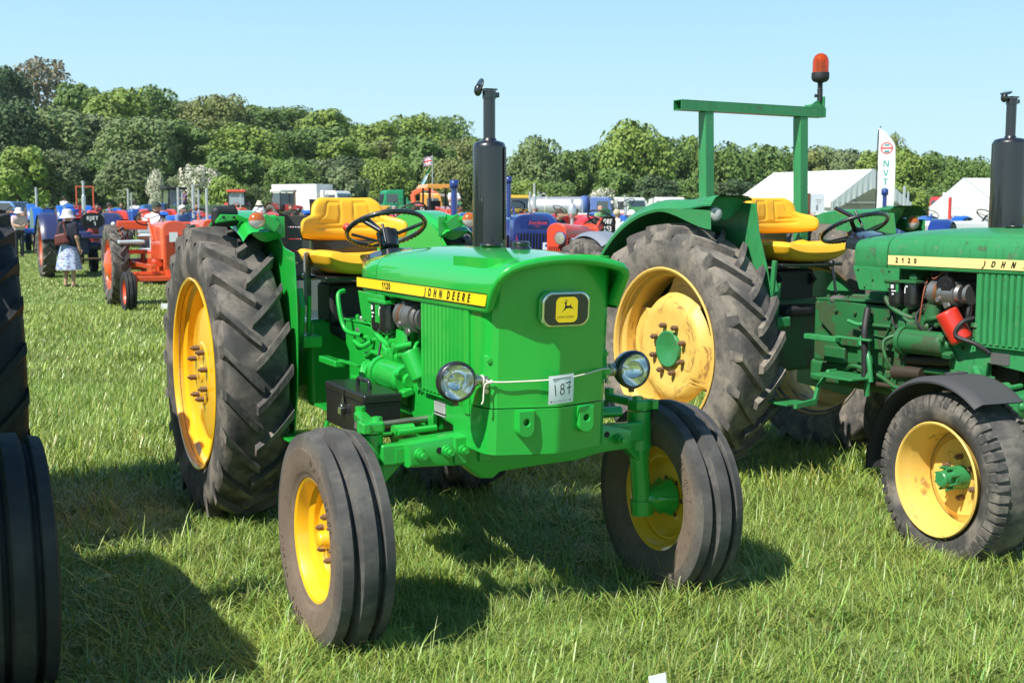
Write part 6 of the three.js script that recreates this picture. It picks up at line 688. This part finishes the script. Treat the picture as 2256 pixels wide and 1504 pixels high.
person('woman in a white sun hat, navy top and pale patterned skirt, seen from behind', 147, 25.4, { h: 1.64, turn: Math.PI - .3, top: [.014, .016, .032], bottom: 'skirt', skirtMat: skirtM, hat: 'sun', hatC: [.62, .60, .62], hair: [.1, .08, .07], bag: true, arms: ['down', 'front'], res: 46, untucked: true });
person('man in a white shirt and dark flat cap bending beside the orange tractor', 322, 26.2, { h: 1.80, turn: 2.5, top: [.72, .72, .78], legs: [.022, .024, .045], hat: 'cap', hatC: [.035, .055, .04], arms: ['hip', 'hip'], lean: .45, res: 46 });
person('grey-haired man in a blue shirt reaching over the blue tractor', 394, 34, { h: 1.76, turn: 1.2, top: [.17, .24, .42], hair: [.62, .60, .56], arms: ['front', 'wheel'], lean: .2 });
person('woman in a black vest and shorts walking by the soil track', 267, 62, { h: 1.66, turn: .2, top: [.03, .02, .025], bottom: 'shorts', legs: [.02, .02, .025], hair: [.05, .03, .02], long: true, sleeve: 'none' });
person('man in a white shirt and black trousers seen from behind by the soil track', 297, 58, { h: 1.78, turn: 2.9, top: [.68, .70, .76], hair: [.03, .025, .02], untucked: true });
person('person in a sleeveless black top behind the dark blue tractor', 213, 52, { h: 1.66, turn: .5, top: [.02, .02, .024], hair: [.06, .04, .03], sleeve: 'none' });
person('person in a wide white hat at the far left edge', 38, 40, { h: 1.62, turn: .6, top: [.66, .5, .5], hat: 'sun', hatC: [.8, .8, .82], arms: ['front', 'front'], lean: .3 });
person('driver in a white patterned shirt sitting on the bright blue tractor', 141, 57.5, { h: 1.74, turn: 2.6, top: [.58, .58, .62], hair: [.04, .03, .025], sit: true, y: .25, arms: ['wheel', 'wheel'] });
person('driver in a striped dark top on the large blue cab tractor', 408, 79, { h: 1.74, turn: -1.0, top: [.12, .06, .14], hair: [.06, .04, .03], sit: true, y: .75, arms: ['wheel', 'wheel'] });
person('man in a white shirt and pale sun hat before the white-roofed tractor', 571, 55, { h: 1.76, turn: 2.8, top: [.72, .72, .76], hat: 'sun', hatC: [.68, .62, .46], arms: ['front', 'hip'] });
person('child in a pink top and white hat beside the near green fender', 541, 48, { h: 1.40, turn: 2.9, top: [.72, .40, .50], hat: 'sun', hatC: [.8, .8, .8] });
person('dark-haired man in a white shirt in front of the orange lorry', 913, 40, { h: 1.72, turn: 2.9, top: [.74, .74, .78], hair: [.05, .03, .02] });
person('fair-haired woman in a pale top near the sunshade tractor', 1004, 46, { h: 1.62, turn: 2.4, top: [.66, .56, .46], hair: [.50, .36, .16], long: true });
person('man in a white T-shirt next to the fair-haired woman', 1015, 46.5, { h: 1.68, turn: 2.9, top: [.78, .78, .80], hair: [.16, .06, .03] });
person('dark-haired man in a navy T-shirt looking down at the blue tractor', 1225, 27, { h: 1.66, turn: .9, top: [.018, .020, .045], hair: [.06, .03, .018], lean: .18, untucked: true, res: 46 });
person('bald man in a pale green T-shirt behind the small orange-red tractor', 1322, 44, { h: 1.80, turn: .7, top: [.24, .40, .18], bottom: 'shorts', legs: [.38, .36, .32], arms: ['front', 'front'], untucked: true });
person('man in a white shirt and white cap bending near the number plate', 1371, 26, { h: 1.62, turn: .8, top: [.74, .74, .80], hat: 'cap', hatC: [.75, .75, .76], hair: [.08, .07, .06], lean: .5, arms: ['front', 'front'], res: 44 });
person('person in a white top behind the man with the white cap', 1359, 33, { h: 1.66, turn: 1.8, top: [.74, .72, .72], hair: [.5, .4, .3] });
person('driver in a white top under the orange sunshade', 1000, 51, { h: 1.74, turn: .35, top: [.66, .66, .66], hair: [.04, .03, .03], sit: true, y: .75, arms: ['wheel', 'wheel'] });

for (const [px, d, h, top, hair, turn, label] of [[240, 50, 1.74, [.10, .16, .34], [.06, .05, .04], 2.2, 'man in a mid blue shirt left of the woman in black'], [345, 46, 1.70, [.62, .60, .58], [.4, .36, .3], 2.8, 'person in a pale top behind the capped man'], [432, 48, 1.76, [.30, .06, .05], [.05, .04, .03], .5, 'person in a dark red top right of the grey-haired man'], [640, 47, 1.72, [.05, .07, .05], [.06, .05, .04], .4, 'person in a dark green top below the white box lorry'], [775, 52, 1.70, [.62, .62, .66], [.3, .25, .2], 2.6, 'person in a white top just right of the yellow seat back'], [868, 44, 1.70, [.50, .34, .30], [.35, .28, .22], .2, 'person in a pinkish top under the orange lorry body'], [1095, 48, 1.74, [.10, .12, .16], [.05, .04, .03], 1.2, 'person in a dark grey top beside the silencer'], [1180, 45, 1.72, [.60, .58, .52], [.2, .15, .1], 2.9, 'person in a cream top behind the blue bonnet lettering'], [1268, 40, 1.70, [.40, .05, .06], [.05, .04, .03], 2.4, 'person in a red top left of the bald man'], [1400, 48, 1.68, [.66, .66, .70], [.5, .4, .3], 1.4, 'fair-haired person in white below the white lorry']]) person(label, px, d, { h, top, hair, turn, res: 30, untucked: true });

// ---------------------------------------------------------------- marquees, banner, flags, fences, small signs
const CANVAS = phy([.86, .86, .84], .75, { transmission: .12, thickness: 0, side: THREE.DoubleSide }), CANV2 = phy([.74, .74, .70], .8, { transmission: .18, thickness: 0 });
function marquee(label, p, turn, W, L, eave, ridge, o = {}) { // ridge along z, gable at +z
  const t = thing('marquee', label, 'marquee', p, turn), h = W / 2, n = Math.round(L / 3);
  for (const s of [-1, 1]) { part('roof_panel', [grid(8, n * 4, (u, v) => [s * h * 1.03 * u, ridge - (ridge - eave) * u - .10 * Math.sin(Math.PI * u) * Math.abs(Math.sin(v * n * Math.PI)) * .6, -L * (1 - v)])], CANVAS, t); part('valance', [grid(n * 6, 1, (u, v) => [s * (h * 1.035), eave + .02 - v * (.24 + .03 * Math.sin(u * n * 20)), -L * u])], CANVAS, t); if (!o.openSide) part('side_wall', [grid(n * 12, 1, (u, v) => [s * (h - .02) + .02 * Math.sin(u * n * 18), eave * (1 - v), -L * u])], CANV2, t); }
  part('back_wall', [ext([[-h, 0], [h, 0], [h, eave], [0, ridge], [-h, eave]], .01, 'xy', -L)], CANV2, t);
  // gathered gable curtain: hangs in folds from the peak and is drawn back to both sides
  for (const s of [-1, 1]) part('gable_curtain', [grid(28, 10, (u, v) => { const x = s * h * u, top = ridge - (ridge - eave) * u, low = Math.max(0, top - (o.drop || .55) * (1 - .55 * u)); return [x, top + (low - top) * v, .03 + .02 * Math.sin(u * 45) * v]; })], CANVAS, t);
  part('frame', [[-1, 1].map(s => [cyl([s * h, 0, .01], [s * h, eave, .01], .04, .04, 8), cyl([s * h, eave, 0], [0, ridge, 0], .03, .03, 8), cyl([s * h, eave - .05, -L], [s * h, eave - .05, 0], .03, .03, 8), cyl([s * h, eave, -L / 2], [0, ridge, -L / 2], .03, .03, 8)]), cyl([-h, eave - .02, 0], [h, eave - .02, 0], .03, .03, 8)], SILVER, t);
  return t;
}
marquee('large white marquee with an open gathered gable, left of the feather banner', spot(1922, 52), .62, 5.2, 5.6, 1.95, 3.35, { drop: .8 });
marquee('white marquee at the right, half hidden by the tall black silencer', spot(2122, 47), -1.40, 5.0, 9, 1.75, 2.85, { drop: 2.6 });
{ const t = thing('gazebo_frame', 'white lattice crate stack and frame standing in front of the right-hand marquee', 'crate', spot(2118, 40), .1); for (let k = 0; k < 5; k++) part('rail', [bx(.9, .03, .03, [0, .8 + k * .22, 0])], M.white, t); for (let k = 0; k < 6; k++) part('post', [bx(.03, 1.0, .03, [-.45 + k * .18, 1.2, 0])], M.white, t); part('crate', [bx(.5, .5, .4, [0, 1.2, -.3], [0, 0, 0], .02)], std([.55, .36, .2], .8), t); }
{ // feather banner
  const t = thing('feather_banner', 'tall white feather banner with a red ring emblem and green letters NVT&E', 'banner', spot(1944, 44), -.05), H1 = 4.55, H0 = 1.25, wd = v => v > .80 ? .60 - .52 * Math.pow((v - .80) / .20, 1.5) : .60;
  const g = grid(12, 40, (u, v) => [-.22 + u * wd(v) + .03 * Math.sin(v * 3), H0 + (H1 - H0) * v + u * -.0, .03 * Math.sin(u * 5 + v * 6)]), p = g.attributes.position, uv = g.attributes.uv; for (let i = 0; i < p.count; i++) uv.setXY(i, (p.getX(i) + .22) / .62, (p.getY(i) - H0) / (H1 - H0));
  part('sail', [g], std(lin(1, 1, 1), .8, { map: canvasTex(192, 1024, (x) => { x.fillStyle = '#f4f5f8'; x.fillRect(0, 0, 192, 1024); x.fillStyle = '#dde3f2'; for (let k = 0; k < 6; k++) x.fillRect(20 + k * 30, 0, 6, 1024); x.strokeStyle = '#d85a58'; x.lineWidth = 15; x.beginPath(); x.arc(98, 222, 60, 0, 7); x.stroke(); x.fillStyle = '#d85a58'; x.fillRect(38, 211, 120, 22); x.fillStyle = '#4a8f98'; x.fillRect(72, 178, 52, 22); x.fillRect(72, 246, 52, 26); x.fillStyle = '#2f9488'; x.font = 'bold 100px sans-serif'; x.textAlign = 'center'; ['N', 'V', 'T', '&', 'E'].forEach((c, i) => x.fillText(c, 98, 428 + i * 100)); }) }), t); part('pole', [tub([[-.23, 0, 0], [-.235, 2, 0], [-.23, 4, 0], [-.20, 4.5, 0], [-.14, 4.62, 0]], .018, 8)], M.dark, t);
}
{ // two flags on one thin pole in front of the bank
  const t = thing('flag_pole', 'thin pole flying a union flag above a green and pale blue flag', 'flag', spot(953, 60)); part('pole', [cyl([0, 0, 0], [0, 4.1, 0], .03, .02, 8)], SILVER, t);
  part('union_flag', [grid(10, 6, (u, v) => [-.42 * u - .02, 3.62 + .44 * v - .08 * u, .05 * Math.sin(u * 7)])], std(lin(1, 1, 1), .8, { map: GEO.union }), t);
  part('hanging_flag', [grid(8, 12, (u, v) => { const k = v; return [-.03 - .40 * (1 - k) - .26 * u * (1 - .4 * k), 2.60 + 1.0 * k - .16 * u, .06 * Math.sin(u * 5 + k * 4)]; })], std(lin(1, 1, 1), .8, { map: canvasTex(64, 128, x => { x.fillStyle = '#9fd2ee'; x.fillRect(0, 0, 64, 128); x.fillStyle = '#eef4f8'; x.fillRect(0, 44, 64, 40); x.fillStyle = '#38a064'; x.fillRect(0, 0, 64, 46); }) }), t);
}
{ // soil bank of the track with orange netting in front of it, rail fence behind
  const soil = std(lin(1, 1, 1), .95, { map: tex(256, (u, v) => { const n = fbm(u, v, 6, 5, 131), m = fbm(u, v, 40, 3, 137); return mixc(mixc([.26, .105, .045], [.40, .19, .085], n), [.16, .07, .035], sstep(.55, .75, m) * .6); }) });
  const bank = (px0, px1, d0, hgt) => grid(60, 8, (u, v) => { const px = px0 + (px1 - px0) * u, d = d0 + 9 * v, p = atDist(px, d), e = Math.sin(Math.PI * v) * hgt * sstep(0, .06, u) * sstep(1, .94, u) * (.85 + .3 * fbm(u, v, 9, 3, 141)); return [p[0], p[1] + .01 + e, p[2]]; });
  const b = struct('soil_bank', [bank(-150, 545, 68, 1.15), bank(1210, 1420, 66, 1.35)], soil); const uv = b.geometry.attributes.uv; for (let i = 0; i < uv.count; i++) uv.setXY(i, uv.getX(i) * 14, uv.getY(i) * 3);
  const net = (px0, px1, d, h, label) => { const t = thing('netting_fence', label, 'fence'), n = 7; for (let k = 0; k <= n; k++) { const p = atDist(px0 + (px1 - px0) * k / n, d); part('stake', [cyl(p, [p[0], p[1] + h + .15, p[2]], .02, .02, 6)], M.rusty, t); } part('netting', [grid(60, 4, (u, v) => { const p = atDist(px0 + (px1 - px0) * u, d); return [p[0], p[1] + .05 + h * v * (.92 + .10 * Math.cos(u * n * 6.283)), p[2] + .06 * Math.sin(u * 40)]; })], phy([.72, .13, .04], .6, { transmission: .45, thickness: 0, alphaMap: T.net, transparent: true }), t); };
  T.net = canvasTex(256, 64, (x) => { x.fillStyle = '#fff'; x.fillRect(0, 0, 256, 64); x.fillStyle = '#000'; for (let i = 0; i < 64; i++) for (let j = 0; j < 8; j++) x.fillRect(i * 4, j * 8 + 2, 2, 5); }); T.net.colorSpace = THREE.NoColorSpace;
  net(1236, 1420, 50, 1.15, 'orange plastic netting fence behind the small orange-red tractor'); net(430, 700, 56, 1.05, 'orange plastic netting fence behind the white-hatted child');
  const rail = (px0, px1, d, label) => { const t = thing('rail_fence', label, 'fence'), n = 12; for (let k = 0; k <= n; k++) { const p = atDist(px0 + (px1 - px0) * k / n, d); part('post', [bx(.12, 1.2, .12, [p[0], p[1] + .6, p[2]])], std([.42, .32, .17], .8), t); } for (const y of [.5, 1.0]) for (let k = 0; k < n; k++) { const a = atDist(px0 + (px1 - px0) * k / n, d), b2 = atDist(px0 + (px1 - px0) * (k + 1) / n, d); part('rail', [bar([a[0], a[1] + y, a[2] + .07], [b2[0], b2[1] + y, b2[2] + .07], .04, .1)], std([.48, .36, .18], .8), t); } };
  rail(1180, 1420, 101, 'yellowish wooden rail fence behind the tank lorry'); rail(-40, 345, 88, 'wooden rail fence along the foot of the bank at left');
}
{ // white board on the left of the marquee, stake cards in the grass
  const t = thing('notice_board', 'white notice board with a brown edge between roll bar and marquee', 'sign', spot(1800, 28), .1); part('board', [bx(.36, .44, .02, [0, 1.78, 0], [0, 0, 0], .008)], std([.62, .66, .72], .6), t); part('edge', [bx(.05, .46, .06, [-.20, 1.78, 0])], std([.16, .06, .03], .7), t); part('post', [bx(.06, 1.6, .06, [-.2, .8, 0])], std([.16, .06, .03], .7), t); part('small_print', [[.06, .02, -.02].map((y, k) => bx(.16 - k * .03, .008, .002, [.04, 1.80 + y, .012])), bx(.05, .12, .002, [.0, 1.68, .012])], M.greyP, t);
  const s = thing('marker_card', 'small white marker card on a stake in the grass behind the near rear wheel', 'marker card', onGround(362, 690)); part('card', [bx(.10, .085, .004, [0, .11, 0], [-.1, .3, 0])], M.white, s); part('stake', [bx(.02, .12, .012, [0, .05, -.01])], std([.4, .3, .18], .8), s);
  const p = wposAt(1462, 1502, 3.62), q = thing('marker_card', 'white marker card reading 187 at the bottom edge of the photo', 'marker card', [p[0], 0, p[2]], .18); const hgt = p[1]; part('card', [xf(bx(.056, .085, .003, [0, hgt - .016, 0], [0, 0, 0]), [0, 0, 0], [0, 0, .16])], M.white, q); part('digits', [xf(panel(.052, .05, [0, hgt - .012, .003]), [0, 0, 0], [0, 0, .16])], std(lin(1, 1, 1), .7, { map: plateTex(['187'], '#23252c', '#eef0f2') }), q); part('stake', [bx(.014, hgt - .03, .010, [0, (hgt - .03) / 2, -.006])], std([.4, .3, .18], .8), q);
}
function wposAt(px, py, d) { const r = rayDir(px, py), k = d / -r.z; return [r.x * k, EYE + r.y * k, -d]; }
renderer.render(scene, camera);
